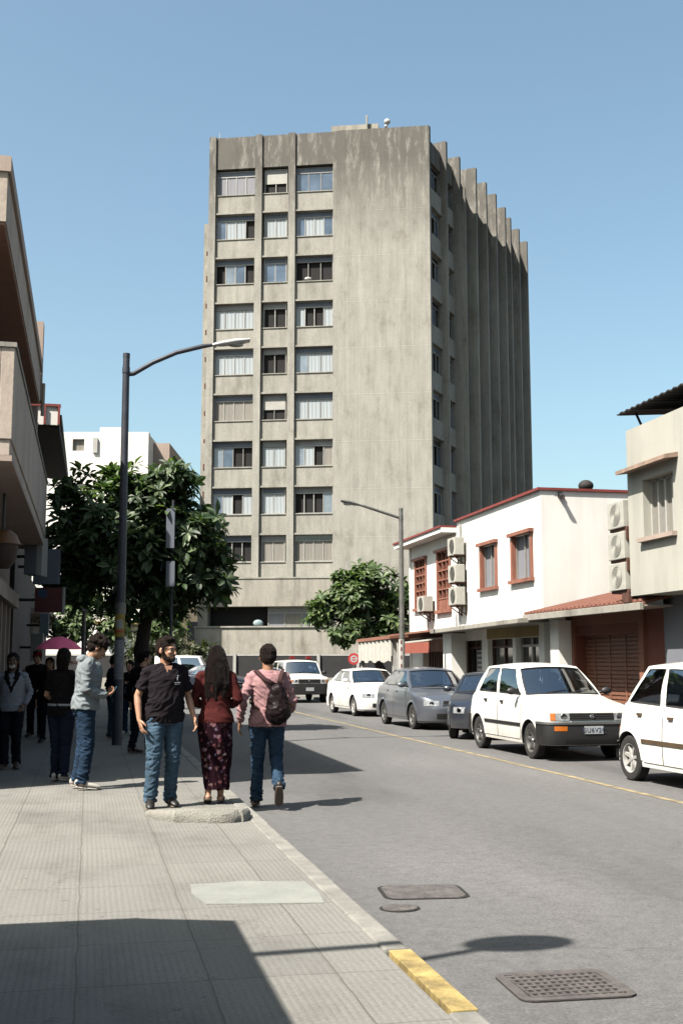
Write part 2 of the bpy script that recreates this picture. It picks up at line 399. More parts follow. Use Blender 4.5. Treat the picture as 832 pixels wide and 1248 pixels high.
# kerb stones, each a length of its own in one kerb strip
def kerb(name, x0, x1, ranges, m, bv=.018):
    k = MB()
    for y0, y1 in ranges:
        a = random.uniform(-.006, .006); k.box(x0+a, x1+a, y0+.006, y1-.006, -.15, .006+random.uniform(-.003, .002))
    return struct(k.build(name, m, bevel=bv))
ys = [y*1.0-8 for y in range(64)]
kerb('kerb', 1.555, 1.70, [(y, y+1) for y in [-8+i for i in range(13)]]+[(6.1, 7)]+[(y, y+1) for y in range(7, 56)], 'kerb_stone')
kerb('painted_kerb', 1.585, 1.706, [(5.0, 5.55), (5.55, 6.1)], 'kerb_yellow', .005)
kerb('far_kerb', 9.75, 9.898, [(y*2-10, y*2-8) for y in range(33)], 'kerb_stone')
b = MB()
n_ = 60
for i in range(n_):
    y0 = -10+i*64/n_; y1 = y0+64/n_
    f_ = lambda y: 6.72-.002*(y-12)+.012*sin(y*1.7)
    if 1: b.add([(f_(y0)-.05, y0, ROADZ+.004), (f_(y0)+.05, y0, ROADZ+.004), (f_(y1)+.05, y1, ROADZ+.004), (f_(y1)-.05, y1, ROADZ+.004)], [(0, 1, 2, 3)])
struct(b.build('lane_line', 'road_yellow'))
b = MB(); P = [(.72, 8.13), (1.10, 8.17), (1.50, 8.06), (1.52, 7.66), (1.49, 7.34), (1.1, 7.40), (.76, 7.46), (.70, 7.8)]
b.prism(P, -.01, .005); struct(b.build('pavement_patch', 'patch_concrete'))
# broken concrete ramp slab
b = MB(); outer = [(.64, 12.05), (.60, 11.75), (.68, 11.45), (.84, 11.28), (1.05, 11.17), (1.22, 11.12), (1.38, 11.1), (1.50, 11.2), (1.58, 11.45), (1.60, 11.8), (1.5, 12.1), (1.2, 12.2), (.9, 12.2)]
rr = random.Random(3)
N = []
for i in range(len(outer)):
    p, q = V(outer[i]), V(outer[(i+1) % len(outer)])
    for k in range(4): N.append(p.lerp(q, k/4)+V((rr.uniform(-.02, .02), rr.uniform(-.02, .02))))
def hh(y): return .105 if y < 11.35 else max(.02, .105-.085*(y-11.35)/.85)
n_ = len(N); c_ = V((1.1, 11.6))
rings = []
for kk, (s_, zf) in enumerate(((1.0, 0), (1.01, .35), (.985, .75), (.94, .97), (.8, 1.0), (.4, 1.02))):
    rings.append([(c_.x+(p.x-c_.x)*s_, c_.y+(p.y-c_.y)*s_, zf*hh(p.y)+rr.uniform(-.008, .008)*(kk in (1, 2, 3))-.01*(kk == 0)) for p in N])
vs = [p for r in rings for p in r]
b.add(vs, [(i*n_+k, i*n_+(k+1) % n_, (i+1)*n_+(k+1) % n_, (i+1)*n_+k) for i in range(len(rings)-1) for k in range(n_)]+[tuple(range((len(rings)-1)*n_, len(rings)*n_))])
tag(b.build('concrete_slab', 'slab_concrete', smooth=35), 'broken raised concrete slab with a chipped front edge beside the kerb', 'concrete slab')

# covers and grates in the road -------------------------------------
def flat_poly(mb, pts, z0, z1): mb.prism(pts, z0, z1)
def rrect(cx, cy, sx, sy, r, rot=0, n=5):
    out = []
    for qx, qy, a0 in ((1, 1, 0), (-1, 1, 90), (-1, -1, 180), (1, -1, 270)):
        for k in range(n):
            a = R_(a0+90*k/(n-1)); x = qx*(sx-r)+r*cos(a); y = qy*(sy-r)+r*sin(a)
            out.append((cx+x*cos(rot)-y*sin(rot), cy+x*sin(rot)+y*cos(rot)))
    return out
t = thing('manhole_cover', 'rounded rectangular iron cover set in the road near the kerb, patched with asphalt', 'manhole cover', (2.36, 8.05, ROADZ))
b = MB(); b.prism(rrect(2.34, 8.05, .30, .25, .1, -.1), ROADZ-.02, ROADZ+.005); b.build('frame', 'iron_gap', t)
b = MB(); b.prism(rrect(2.34, 8.05, .275, .228, .09, -.1), ROADZ-.02, ROADZ+.010); 
b.build('lid', 'iron_stud', t, bevel=.004)
t = thing('manhole_cover', 'small oval iron cover in the road just in front of the larger rectangular one', 'manhole cover', (2.04, 7.56, ROADZ))
el = lambda cx, cy, rx, ry: [(cx+rx*cos(2*pi*k/20), cy+ry*sin(2*pi*k/20)) for k in range(20)]
b = MB(); b.prism(el(2.04, 7.56, .135, .12), ROADZ-.02, ROADZ+.005); b.build('frame', 'iron_gap', t)
b = MB(); b.prism(el(2.04, 7.56, .118, .105), ROADZ-.02, ROADZ+.010); b.build('lid', 'iron_stud', t)
t = thing('drain_grate', 'square iron drain grate with slots sunk in the asphalt near the painted kerb', 'drain grate', (2.36, 5.62, ROADZ))
b = MB(); b.prism(rrect(2.36, 5.62, .295, .25, .07, -.04), ROADZ-.02, ROADZ+.004); b.build('pit_dark_sheet', 'iron_gap', t)  # flat dark sheet, its colour stands for the unlit hollow under the bars
b = MB()
oo = rrect(2.36, 5.62, .295, .25, .07, -.04); ii = rrect(2.36, 5.62, .245, .20, .03, -.04)
k = len(oo)
b.add([(p[0], p[1], ROADZ+.006) for p in oo]+[(p[0], p[1], ROADZ+.012) for p in oo]+[(p[0], p[1], ROADZ+.012) for p in ii]+[(p[0], p[1], ROADZ+.005) for p in ii],
      [(r*k+i, r*k+(i+1) % k, (r+1)*k+(i+1) % k, (r+1)*k+i) for r in range(3) for i in range(k)])
b.build('frame', 'iron', t)
b = MB()
for i in range(12):
    x = -.23+.0418*i; b.box(2.36+x-.008, 2.36+x+.008, 5.62-.2-.04*x, 5.62+.2-.04*x, ROADZ+.005, ROADZ+.012)
for j in range(7):
    y = -.18+.06*j; b.box(2.36-.24, 2.36+.24, 5.62+y-.012, 5.62+y+.012, ROADZ+.005, ROADZ+.0135)
b.build('bars', 'iron', t)

# ================================================================== TOWER
L0 = V((7.62, 80.22)); A0 = V((22.70, 74.88)); B0 = V((37.35, 94.95)); D0 = L0+(B0-A0)
uf = (A0-L0).normalized(); us_ = (B0-A0).normalized()
nf = V((uf.y, -uf.x)); ns = V((us_.y, -us_.x))
ff = FR(L0, uf, nf); fs = FR(A0, us_, ns)
WF = (A0-L0).length; WS = (B0-A0).length; TZ = 39.7; RP = 3.351
T = thing('apartment_tower', 'tall grey concrete apartment tower with three columns of windows and ribbed shaded side', 'apartment tower', (L0.x, L0.y, 0), math.atan2(uf.y, uf.x))
# core
b = MB(); ins = .58
def cross(p, d, q, e):
    k = d.x*e.y-d.y*e.x; t_ = ((q.x-p.x)*e.y-(q.y-p.y)*e.x)/k; return p+d*t_
c1 = cross(L0-nf*ins, uf, L0+uf*.02, us_); c2 = cross(L0-nf*ins, uf, A0-ns*ins, us_); c3 = cross(B0, uf, A0-ns*ins, us_)
b.prism([c1, c2, c3, D0+uf*.02], -.1, TZ-.5); b.build('core_wall', 'tower_concrete', T)
# blank wall panel of the front, and the pier at the corner
def front(name, u0, u1, z0, z1, n0, n1, m='tower_concrete', bev=0): 
    q = MB(); q.fbox(ff, u0, u1, z0, z1, n0, n1); return q.build(name, m, T, bevel=bev)
front('blank_wall', 9.55, WF, 6.9, TZ, -.55, 0)
front('edge_strip', 9.1, 9.548, 6.9, TZ, -.55, -.05)
PI_ = [(0, .5), (3.42, 3.92), (5.86, 6.36)]
for a, c in PI_: front('pier', a, c, 6.9, TZ+.03, -.55, .04)
COLS = [(.5, 3.42), (3.92, 5.86), (6.36, 9.1)]
WT = [37.14-RP*i for i in range(9)]; WH = 1.92
for a, c in COLS: front('parapet_panel', a, c, WT[0]+.12, TZ-.02, -.55, -.10, 'tower_concrete')
for a, c in COLS:
    for i in range(9):
        zt = WT[i]-WH; zb = WT[i+1]+.12 if i < 8 else 6.9
        q = MB(); q.fbox(ff, a, c, zb, zt, -.55, -.16); q.fbox(ff, a, c, zb-.12, zb-.0, -.55, -.04); q.fbox(ff, a+.01, c-.01, zt, zt+.06, -.55, -.10)
        q.build('spandrel', 'tower_spandrel', T)
# windows: transom style + panes.  c curtain, g blue glass, h hazy glass, d painted dark for an open sash, s grey shade, n brown shade, b blind
SPEC = [['Bssss', 'Wbd', 'Bggg'], ['Bgccd', 'Bcc', 'Bgccg'], ['Bdhgd', 'Bgg', 'BDDd'], ['Wcccc', 'Wdd', 'Bcddc'], ['Bcccc', 'Wdd', 'Bhcc'],
        ['Bnnnn', 'Wbd', 'Bccc'], ['Bhgdd', 'Wcc', 'Whcdn'], ['Bgcdc', 'Bcc', 'WDDdh'], ['Bdddd', 'Wnn', 'Dnnnn']]
def facade_window(fr, root, u0, u1, zt, zb, spec, nf_=-.36, small=False):
    w_ = u1-u0; zt2 = zt-.42
    fm = MB()
    for uu in (u0, u1-.06): fm.fbox(fr, uu, uu+.06, zb, zt, nf_-.05, nf_+.02)
    fm.fbox(fr, u0+.06, u1-.06, zb, zb+.06, nf_-.05, nf_+.03); fm.fbox(fr, u0+.06, u1-.06, zt-.05, zt, nf_-.05, nf_+.02); fm.fbox(fr, u0+.06, u1-.06, zt2-.03, zt2+.03, nf_-.05, nf_+.02)
    ps = spec[1:]; n = len(ps); kinds = {}
    for i in range(1, n):
        uu = u0+w_*i/n; fm.fbox(fr, uu-.025, uu+.025, zb+.06, zt2-.03, nf_-.045, nf_+.01)
    o = fm.build('window', 'white_frame' if random.random() < .6 else 'window_frame', root)
    tb = MB(); tb.fbox(fr, u0+.06, u1-.06, zt2+.03, zt-.05, nf_-.04, nf_-.01)
    tb.build('transom_panel', {'B': 'roller_box', 'W': 'roller_box_white', 'D': 'pane_dark'}[spec[0]], o)
    runs = []
    for i, k in enumerate(ps):
        if runs and runs[-1][0] == k: runs[-1][2] = i+1
        else: runs.append([k, i, i+1])
    for k, i0, i1 in runs:
        a = u0+.06+(w_-.12)*i0/n; c = u0+.06+(w_-.12)*i1/n; q = MB()
        if spec.endswith('bd') and n == 2:
            if k == 'b': q.fbox(fr, u0+.06, u1-.06, zb+.75, zt2-.03, nf_+.0, nf_+.03)
            else: q.fbox(fr, u0+.06, u1-.06, zb+.06, zb+.75, nf_-.10, nf_-.08)
        elif k in 'cnsb': q.fbox(fr, a+.01, c-.01, zb+.06, zt2-.03, nf_-.04, nf_-.03)
        elif k in 'gh': q.fbox(fr, a+.01, c-.01, zb+.06, zt2-.03, nf_-.03, nf_-.02)
        else: q.fbox(fr, a, c, zb+.06, zt2-.03, nf_-.15, nf_-.14)  # flat near-black sheet painted in place of the unlit room behind
        q.build({'c': 'curtain', 'n': 'shade', 's': 'shade', 'b': 'blind', 'g': 'pane', 'h': 'pane'}.get(k, 'opening_dark_sheet'),
                {'c': 'curtain', 'n': 'shade_brown', 's': 'shade_grey', 'b': 'blind_white', 'g': 'pane_blue', 'h': 'pane_haze', 'd': 'unlit_dark', 'D': 'unlit_dark'}[k], o)
    return o
random.seed(11)
for i in range(9):
    for j, (a, c) in enumerate(COLS): facade_window(ff, T, a+.02+(.0 if j != 1 else .12), c-.02-(.0 if j != 1 else .12), WT[i], WT[i]-WH+.06, SPEC[i][j])
# laundry / things in some windows
q = MB(); q.ell(ff(7.3, WT[2]-WH+.22, -.25), (.28, .14, .16)); q.build('laundry', 'sign_white', T, smooth=True)
# base: wide balcony band, dark loggia, lower wall
front('balcony_band', -.25, 9.3, 5.35, 7.25, -.5, .55, 'band_concrete'); front('band_edge', -.25, 9.3, 7.25, 7.35, -.5, .60, 'tower_spandrel')
front('loggia_recess', -.1, 9.3, 3.9, 5.35, -.52, -.50, 'unlit_dark')
front('loggia_pier', -.25, .45, 3.9, 5.35, -.5, .35, 'band_concrete')
o = facade_window(ff, T, 4.6, 9.3, 5.33, 3.92, 'Wsnss', -.1)
front('lower_wall', -.35, WF, -.1, 3.9, -.5, .75, 'band_concrete'); front('lower_coping', -.4, WF, 3.9, 4.0, -.5, .85, 'tower_spandrel')
front('base_wall', 9.3, WF, 4.0, 6.9, -.5, .02, 'tower_concrete')
q = MB(); q.ell(ff(4.0, 4.2, .3), (.35, .15, .25)); q.build('plant_bundle', 'sign_cyan', T, smooth=True)
# set back wing on the left with vent marks
q = MB(); q.fbox(ff, -.62, .0, -.1, 33.6, -3.5, -1.2); q.build('rear_wing', 'tower_spandrel', T)
for i in range(14):
    q = MB(); z = 31.2-i*2.0; q.fbox(ff, -.42, -.28, z, z+.35*random.uniform(.5, 1.3), -1.2, -1.17); q.build('wall_vent', 'rust', T)
# side elevation
SB = WS/9
for k in range(10):
    u = SB*k; wdt = .34
    q = MB(); q.fbox(fs, u-(.0 if k else 0), u+wdt if k < 9 else u+.3, 0, TZ+(.0 if k == 0 else random.uniform(-.12, .12)), -.60, (.02 if k == 0 else .36 if k == 1 else .48 if k == 2 else .62 if k >= 7 else .92))
    q.build('fin', 'tower_concrete', T)
for k in range(9):
    a = SB*k+.34; c = SB*(k+1)
    if 2 <= k <= 5:      # closed bays: folded concrete
        q = MB(); P = [fs(a, 0, .80), fs(a+.8, 0, .62), fs(a+1.7, 0, .25), fs(c, 0, .0), fs(c, 0, -.6), fs(a, 0, -.6)]
        q.prism([(p.x, p.y) for p in P], 0, TZ-2.4+.15*(k % 2)); q.build('folded_panel', 'tower_concrete', T)
        q = MB(); q.fbox(fs, a, c, TZ-2.5, TZ-.9, -.6, -.3); q.build('parapet_panel', 'tower_concrete', T)
        continue
    q = MB(); q.fbox(fs, a, c, WT[0]+.12, TZ-.9, -.6, -.1); q.build('parapet_panel', 'tower_concrete', T)
    for i in range(9):
        zt = WT[i]-WH; zb = WT[i+1]+.12 if i < 8 else 3
        q = MB(); q.fbox(fs, a, c, zb, zt, -.6, -.02); q.build('spandrel', 'tower_spandrel', T)
        facade_window(fs, T, a+.05, c-.05, WT[i]+.05, WT[i]-WH+.03, random.choice(['Bgdg', 'Dggd', 'Bgdd', 'Dddg']), -.3)
q = MB(); q.fbox(fs, WS*0+.3, WS, 0, 2.9, -.6, .5); q.build('side_plinth', 'band_concrete', T)
# roof
q = MB(); q.prism([c1+us_*.5, c2+us_*.5, c3, D0+uf*.02], TZ-.5, TZ-.35); q.build('roof', 'tower_spandrel', T)
q = MB(); q.fbox(ff, 8.7, 12.2, TZ-.4, TZ+1.35, -5.5, -2.0); q.build('penthouse', 'band_concrete', T)
q = MB(); q.fbox(ff, 11.3, 11.42, TZ+.1, TZ+1.9, -2.0, -1.7); q.build('vent_pipe', 'tower_spandrel', T)
for (uu, hh_, nm) in ((.5, .85, 'antenna'), (13.0, .9, 'antenna')):
    q = MB(); q.tube([ff(uu, TZ-.4, -1), ff(uu, TZ+hh_, -1)], [.035, .02], 6); a_ = q.build(nm, 'lamp_white', T)
q = MB(); q.ell(ff(12.95, TZ+.95, -1), (.24, .2, .22)); q.ell(ff(12.85, TZ+.6, -1), (.12, .12, .12)); q.build('antenna_dish', 'lamp_white', T, smooth=True)

# ================================================================== END OF STREET
fw = FR((-25, 77.1), (.977, -.213), (-.213, -.977))
t = thing('boundary_fence', 'long dark panel fence with thin white posts in front of the tower', 'fence', (6.7, 70.2, -.1))
q = MB(); q.fbox(fw, 20, 68, -.15, .62, -.12, .12); q.build('base_wall', 'band_concrete', t)
q = MB(); q.fbox(fw, 20, 68, .62, 1.93, -.03, .03); q.build('panel', 'fence_dark', t)
q = MB(); q.fbox(fw, 20, 68, 1.93, 2.02, -.05, .05); q.build('top_rail', 'post_white', t)
for px in (205, 286, 388, 436, 484, 540):
    p = at(70, px, 820); uu = (V((p.x, p.y, 0))-V((-25, 77.1, 0))).dot(V((.977, -.213, 0)))
    q = MB(); q.fbox(fw, uu-.09, uu+.09, .1, 2.06, .03, .16); q.build('post', 'post_white', t)
b = MB(); b.prism([tuple(fw(-30, 0, .12).xy), tuple(fw(-30, 0, 2.6).xy), tuple(fw(110, 0, 2.6).xy), tuple(fw(110, 0, .12).xy)], -.15, .03)
struct(b.build('street_end_pavement', 'pavement'))
# no entry style sign
p = at(66, 431, 803)
t = thing('road_sign', 'small round red and white road sign on a post before the dark fence', 'road sign', (p.x, p.y, 0))
q = MB(); q.tube([(p.x, p.y+.03, -.12), (p.x, p.y+.03, p.z+.3)], [.03, .03], 8); q.build('post', 'steel_grey', t)
q = MB(); q.lathe((p.x, p.y, p.z), (-.21, -.97, 0), [(.001, -.01), (.33, -.01), (.33, .01), (.001, .012)], 24); d_ = q.build('sign_disc', 'sign_scarlet', t)
q = MB(); q.lathe((p.x, p.y, p.z), (-.21, -.97, 0), [(.20, .012), (.20, .018), (.12, .018), (.12, .012)], 24); q.build('white_ring', 'sign_white', d_)
fq = FR((p.x, p.y), (.977, -.213), (-.213, -.977)); q = MB(); q.fbox(fq, -.17, .17, p.z-.03, p.z+.03, .012, .020); q.build('white_bar', 'sign_white', d_)

# far white building behind the big tree
fb = FR(at(75, 62, 700).xy, (.977, -.213), (-.213, -.977))
t = thing('white_apartment_block', 'flat roofed white block far behind the big tree, with one small square window', 'building', (fb(0, 0).x, fb(0, 0).y, 0))
wz = 16.6
q = MB(); holed(q, fb, -6, 6.2, -.1, wz, [(1.17, 1.95, wz-1.15, wz-.35), (1.1, 2.1, 9.5, 10.6), (3.3, 4.6, 2.6, 4.2), (.3, 1.6, 2.6, 4.2)], .25)
q.fbox(fb, -6, 6.2, -.1, wz, -9, -.3); q.build('wall', 'far_plaster', t)
q = MB(); q.fbox(fb, 6.2, 7.3, -.1, wz-.25, -9, -2); q.build('side_wall', 'tan_plaster', t)
q = MB(); q.fbox(fb, -6, 6.2, wz, wz+.12, -.6, -.0); q.fbox(fb, 2.9, 4.3, wz+.12, wz+.5, -1.5, -.3); q.build('roof', 'far_plaster', t)
for h in [(1.17, 1.95, wz-1.15, wz-.35), (1.1, 2.1, 9.5, 10.6), (3.3, 4.6, 2.6, 4.2), (.3, 1.6, 2.6, 4.2)]:
    q = MB(); q.fbox(fb, h[0], h[1], h[2], h[3], -.24, -.2); q.build('window', 'shade_brown', t)
q = MB(); q.fbox(fb, 2.55, 2.85, wz-1.3, wz-.3, .0, .15); q.build('wall_pipe', 'blind_white', t)
q = MB(); q.fbox(fb, 3.0, 6.3, 3.95, 4.15, 0, 1.6); q.build('canopy', 'yellow_plaster', t)
fo = FR(at(96, 150, 735).xy, (.977, -.213), (-.213, -.977))
t = thing('olive_building', 'low brown olive plastered building left of the tower behind the trees', 'building', (fo(0, 0).x, fo(0, 0).y, 0))
q = MB(); q.fbox(fo, 0, 7.3, -.1, 7.2, -6, 0); q.build('wall', 'olive_wall', t)
q = MB(); q.fbox(fo, -.1, 7.4, 7.2, 7.4, -6.1, .12); q.build('roof', 'tan_plaster', t)
for u0 in (1, 3.2, 5.4):
    q = MB(); q.fbox(fo, u0, u0+1.1, 3.4, 4.9, .0, .06); q.build('window', 'pane_dark', t)

# ================================================================== RIGHT SIDE
fR = FR((12, 0), (0, 1), (-1, 0))                 # street face, u = y
def wood_window(fr, root, u0, u1, z0, z1, lattice=False, dep_=.16, frm='wood_red', panes='shade_grey'):
    f = .13 if not lattice else .11
    q = MB()
    q.fbox(fr, u0-.02, u0+f, z0, z1, -dep_, .05); q.fbox(fr, u1-f, u1+.02, z0, z1, -dep_, .05)
    q.fbox(fr, u0-.08, u1+.08, z1, z1+.10, -.02, .14); q.fbox(fr, u0-.08, u1+.08, z0-.10, z0, -.02, .12)
    if lattice:
        n = 5
        for i in range(1, 6): 
            z = z1-(z1-z0)*.16*i; q.fbox(fr, u0+f, u1-f, z-.025, z+.025, -.07, .02)
        for k in (1, 2): 
            uu = u0+f+(u1-u0-2*f)*k/3; q.fbox(fr, uu-.02, uu+.02, z0, z1, -.07, .015)
        q.fbox(fr, u0+f, u1-f, z0, z0+(z1-z0)*.2, -.06, .0)
    o = q.build('window', frm, root)
    q = MB(); q.fbox(fr, u0+f, u1-f, z0, z1, -dep_, -dep_+.03); q.build('pane', 'pane_dark' if lattice else 'shade_grey', o)
    if not lattice:
        q = MB(); m_ = (u0+u1)/2
        for uu in (u0+f, m_-.03, u1-f-.05): q.fbox(fr, uu, uu+.06, z0, z1, -dep_+.03, -dep_+.08)
        q.build('sash', 'window_frame', o)
        q = MB(); q.fbox(fr, u0+f+.06, m_-.2, z0, z1, -dep_+.03, -dep_+.04); q.build('opening_dark_sheet', 'pane_dark', o)
    return o
def ac_unit(p, fr, u, z, label, w_=.80, h_=.58, d_=.32, off=.10, grp='outdoor air conditioning units on the right-hand buildings'):
    c = fr(u, z, off); t = thing('air_conditioner', label, 'air conditioner', (c.x, c.y, c.z), 0, grp)
    q = MB(); q.fbox(fr, u-w_/2, u+w_/2, z, z+h_, off, off+d_); q.build('casing', 'ac_white', t, bevel=.015)
    q = MB(); cc = fr(u-.1*w_, z+h_/2, off+d_+.003); nn_ = (fr(0, 0, 1)-fr(0, 0, 0))
    for r in (.23, .19, .15, .11, .07, .03): q.lathe(cc, nn_, [(r, .0), (r, .012), (r-.018, .012), (r-.018, .0)], 22)
    for k in range(4):
        a = pi*k/4; 
        q.tube([fr(u-.1*w_-.22*cos(a), z+h_/2-.22*sin(a), off+d_+.012), fr(u-.1*w_+.22*cos(a), z+h_/2+.22*sin(a), off+d_+.012)], [.006, .006], 5)
    q.build('fan_grille', 'ac_grille', t)
    q = MB(); q.lathe(cc, nn_, [(.001, .001), (.235, .001)], 22); q.build('fan_recess', 'unlit_dark', t)
    q = MB()
    for uu in (u-w_*.3, u+w_*.3):
        q.fbox(fr, uu-.02, uu+.02, z-.05, z, 0, off+d_); q.fbox(fr, uu-.02, uu+.02, z-.35, z-.05, 0, .04)
        q.hexa([fr(uu-.015, z-.33, .03), fr(uu+.015, z-.33, .03), fr(uu+.015, z-.29, .03), fr(uu-.015, z-.29, .03), fr(uu-.015, z-.09, off+d_-.05), fr(uu+.015, z-.09, off+d_-.05), fr(uu+.015, z-.05, off+d_-.05), fr(uu-.015, z-.05, off+d_-.05)])
    q.build('bracket', 'rust', t)
    q = MB(); q.tube([fr(u+w_*.42, z+.1, off+.1), fr(u+w_*.5, z-.1, .06), fr(u+w_*.5, z-.55, .05)], [.022, .022, .022], 6); q.build('hose', 'ac_white', t)
    return t
# white two storey building -----------------------------------------
Y0, YS, Y1 = 29.38, 36.82, 42.6; ZT = 6.22
WB = thing('white_shop_house', 'white two storey shop house with red edged roof and brick red window frames', 'shop house', (12, Y0, 0))
hm = [(30.02, 31.66, 3.87, 5.14), (32.9, 34.42, 3.81, 5.13)]; hl = [(37.5, 39.05, 3.32, 5.36), (40.4, 41.9, 3.52, 5.30)]
shop = [(29.75, 31.5, .0, 2.22), (31.75, 33.9, .0, 2.22), (34.45, 36.3, 0, 2.22), (37.4, 41.0, 0, 2.35)]
# shrink the upper openings to the proportions of the photograph (they are tall and narrow)
q = MB(); holed(q, fR, Y0, YS, 0, ZT, hm+shop[:3], .25); q.fbox(fR, Y0+.05, YS, 0, ZT-.05, -8.9, -.6)
q.add([fR(Y0, 0, 0), fR(Y0, ZT, 0), fR(Y0, ZT, -9), fR(Y0, 0, -9)], [(0, 1, 2, 3)]); q.add([fR(Y0, ZT, 0), fR(YS, ZT, 0), fR(YS, ZT, -9), fR(Y0, ZT, -9)], [(0, 1, 2, 3)])
q.add([fR(YS, 0, 0), fR(YS, ZT, 0), fR(YS, ZT, -9), fR(YS, 0, -9)], [(0, 1, 2, 3)])
q.build('wall', 'white_plaster', WB)
q = MB(); holed(q, fR, YS, Y1, 0, 5.86, hl+shop[3:], .25); q.fbox(fR, YS+.05, Y1-.05, 0, 5.80, -8.9, -.6)
q.add([fR(Y1, 0, 0), fR(Y1, 5.86, 0), fR(Y1, 5.86, -9), fR(Y1, 0, -9)], [(0, 1, 2, 3)])
q.build('annexe_wall', 'white_plaster', WB)
for h in hm: wood_window(fR, WB, *h)
for h in hl: wood_window(fR, WB, *h, lattice=True)
q = MB(); q.fbox(fR, Y0-.05, YS, ZT, ZT+.07, -.3, .10); q.fbox(fR, Y0-.06, Y0+.2, ZT, ZT+.07, -9, -.3); q.build('roof_edge', 'red_edge', WB)
q = MB(); q.fbox(fR, Y0+.2, YS, ZT-.0+.001, ZT+.03, -9, -.3); q.build('roof', 'roof_dark', WB)
q = MB(); q.fbox(fR, YS+.01, Y1+.35, 5.87, 6.03, -9, .55); q.build('eave_slab', 'white_plaster', WB)
q = MB(); q.fbox(fR, YS+.01, Y1+.40, 6.03, 6.10, -9, .60); q.build('eave_tiles', 'red_edge', WB)
# ground floor of the white house
q = MB()
for k, (a, c) in enumerate(((29.75, 31.5), (31.75, 33.9), (34.45, 36.3))):
    q = MB(); q.fbox(fR, a, c, 0, 2.22, -.26, -.22); d_ = q.build('shop_front', 'dark_wood', WB)
    q = MB()
    for uu in (a, (a+c)/2-.03, c-.07): q.fbox(fR, uu, uu+.07, 0, 2.2, -.22, -.15)
    q.fbox(fR, a+.07, c-.07, 1.95, 2.02, -.22, -.16)
    q.build('frame', 'white_frame' if k == 0 else 'wood_brown', d_)
    q = MB(); q.fbox(fR, a+.1, c-.1, .9, 1.95, -.219, -.20); q.build('pane', 'pane_dark', d_)
q = MB(); q.fbox(fR, 29.75, 33.9, 2.225, 2.52, .0, .03); q.build('sign_band', 'yellow_plaster', WB)
# striped notice in the shop window
q = MB(); q.fbox(fR, 34.6, 35.25, .95, 1.9, -.14, -.12); nb_ = q.build('notice', 'sign_white', WB)
q = MB()
for i in range(6): q.fbox(fR, 34.64, 35.21, 1.02+.15*i, 1.10+.15*i, -.12, -.112)
q.build('printed_lines', 'steel_blue', nb_)
# canopy slab
q = MB(); q.hexa([fR(28.9, 2.58, 0.03), fR(36.9, 2.50, 0.03), fR(36.9, 2.46, .95), fR(28.9, 2.54, .95), fR(28.9, 2.78, 0.03), fR(36.9, 2.70, 0.03), fR(36.9, 2.60, .95), fR(28.9, 2.68, .95)])
q.build('canopy', 'canopy_concrete', WB, bevel=.02)
q = MB(); q.fbox(fR, 36.0, 36.9, 0, 2.46, .0, .5); q.build('side_pier', 'white_plaster', WB)
q = MB(); q.fbox(fR, 37.4, 41.0, 0, 2.35, -.26, -.22)
d_ = q.build('shutter', 'wood_red', WB); q = MB()
for i in range(12): q.fbox(fR, 37.5+i*.29, 37.56+i*.29, 0, 1.9, -.22, -.17)
q.build('slats', 'dark_wood', d_)
q = MB(); q.fbox(fR, 36.95, 42.55, 2.42, 2.60, .0, .12); q.build('trim_band', 'orange_trim', WB)
q = MB(); q.hexa([fR(36.95, 2.60, 0), fR(42.7, 2.56, 0), fR(42.7, 2.50, .9), fR(36.95, 2.54, .9), fR(36.95, 2.66, 0), fR(42.7, 2.62, 0), fR(42.7, 2.56, .9), fR(36.95, 2.60, .9)]); q.build('trim_ledge', 'orange_trim', WB)
q = MB(); q.fbox(fR, 42.45, 42.6, 0, 5.86, 0, .05); q.build('downpipe', 'white_plaster', WB)
q = MB(); q.tube([fR(36.3, 6.1, .06), fR(36.3, 3.2, .06)], [.035, .035], 6); q.build('drain_pipe', 'ac_white', WB)
# awning red
t = thing('red_awning', 'small faded red cloth awning over the shuttered door of the white house', 'awning', (11.5, 38.5, 2.3))
q = MB(); q.hexa([fR(37.4, 2.40, .13), fR(40.9, 2.36, .13), fR(40.9, 2.20, .85), fR(37.4, 2.24, .85), fR(37.4, 2.44, .13), fR(40.9, 2.40, .13), fR(40.9, 2.24, .85), fR(37.4, 2.28, .85)])
q.build('top_cloth', 'awning_white', t)
q = MB(); q.fbox(fR, 37.4, 40.9, 1.84, 2.21, .83, .85); q.build('valance', 'awning_red', t)
# AC units stacked on the white house
ac_unit(None, fR, 36.15, 5.02, 'topmost of the three air conditioning units stacked on the white house front')
ac_unit(None, fR, 36.12, 4.12, 'middle of the three air conditioning units stacked on the white house front')
ac_unit(None, fR, 36.10, 3.38, 'lowest of the three air conditioning units stacked on the white house front')
ac_unit(None, fR, 39.75, 3.32, 'white air conditioning unit beside the tall lattice window of the white house', .85, .55, .35)
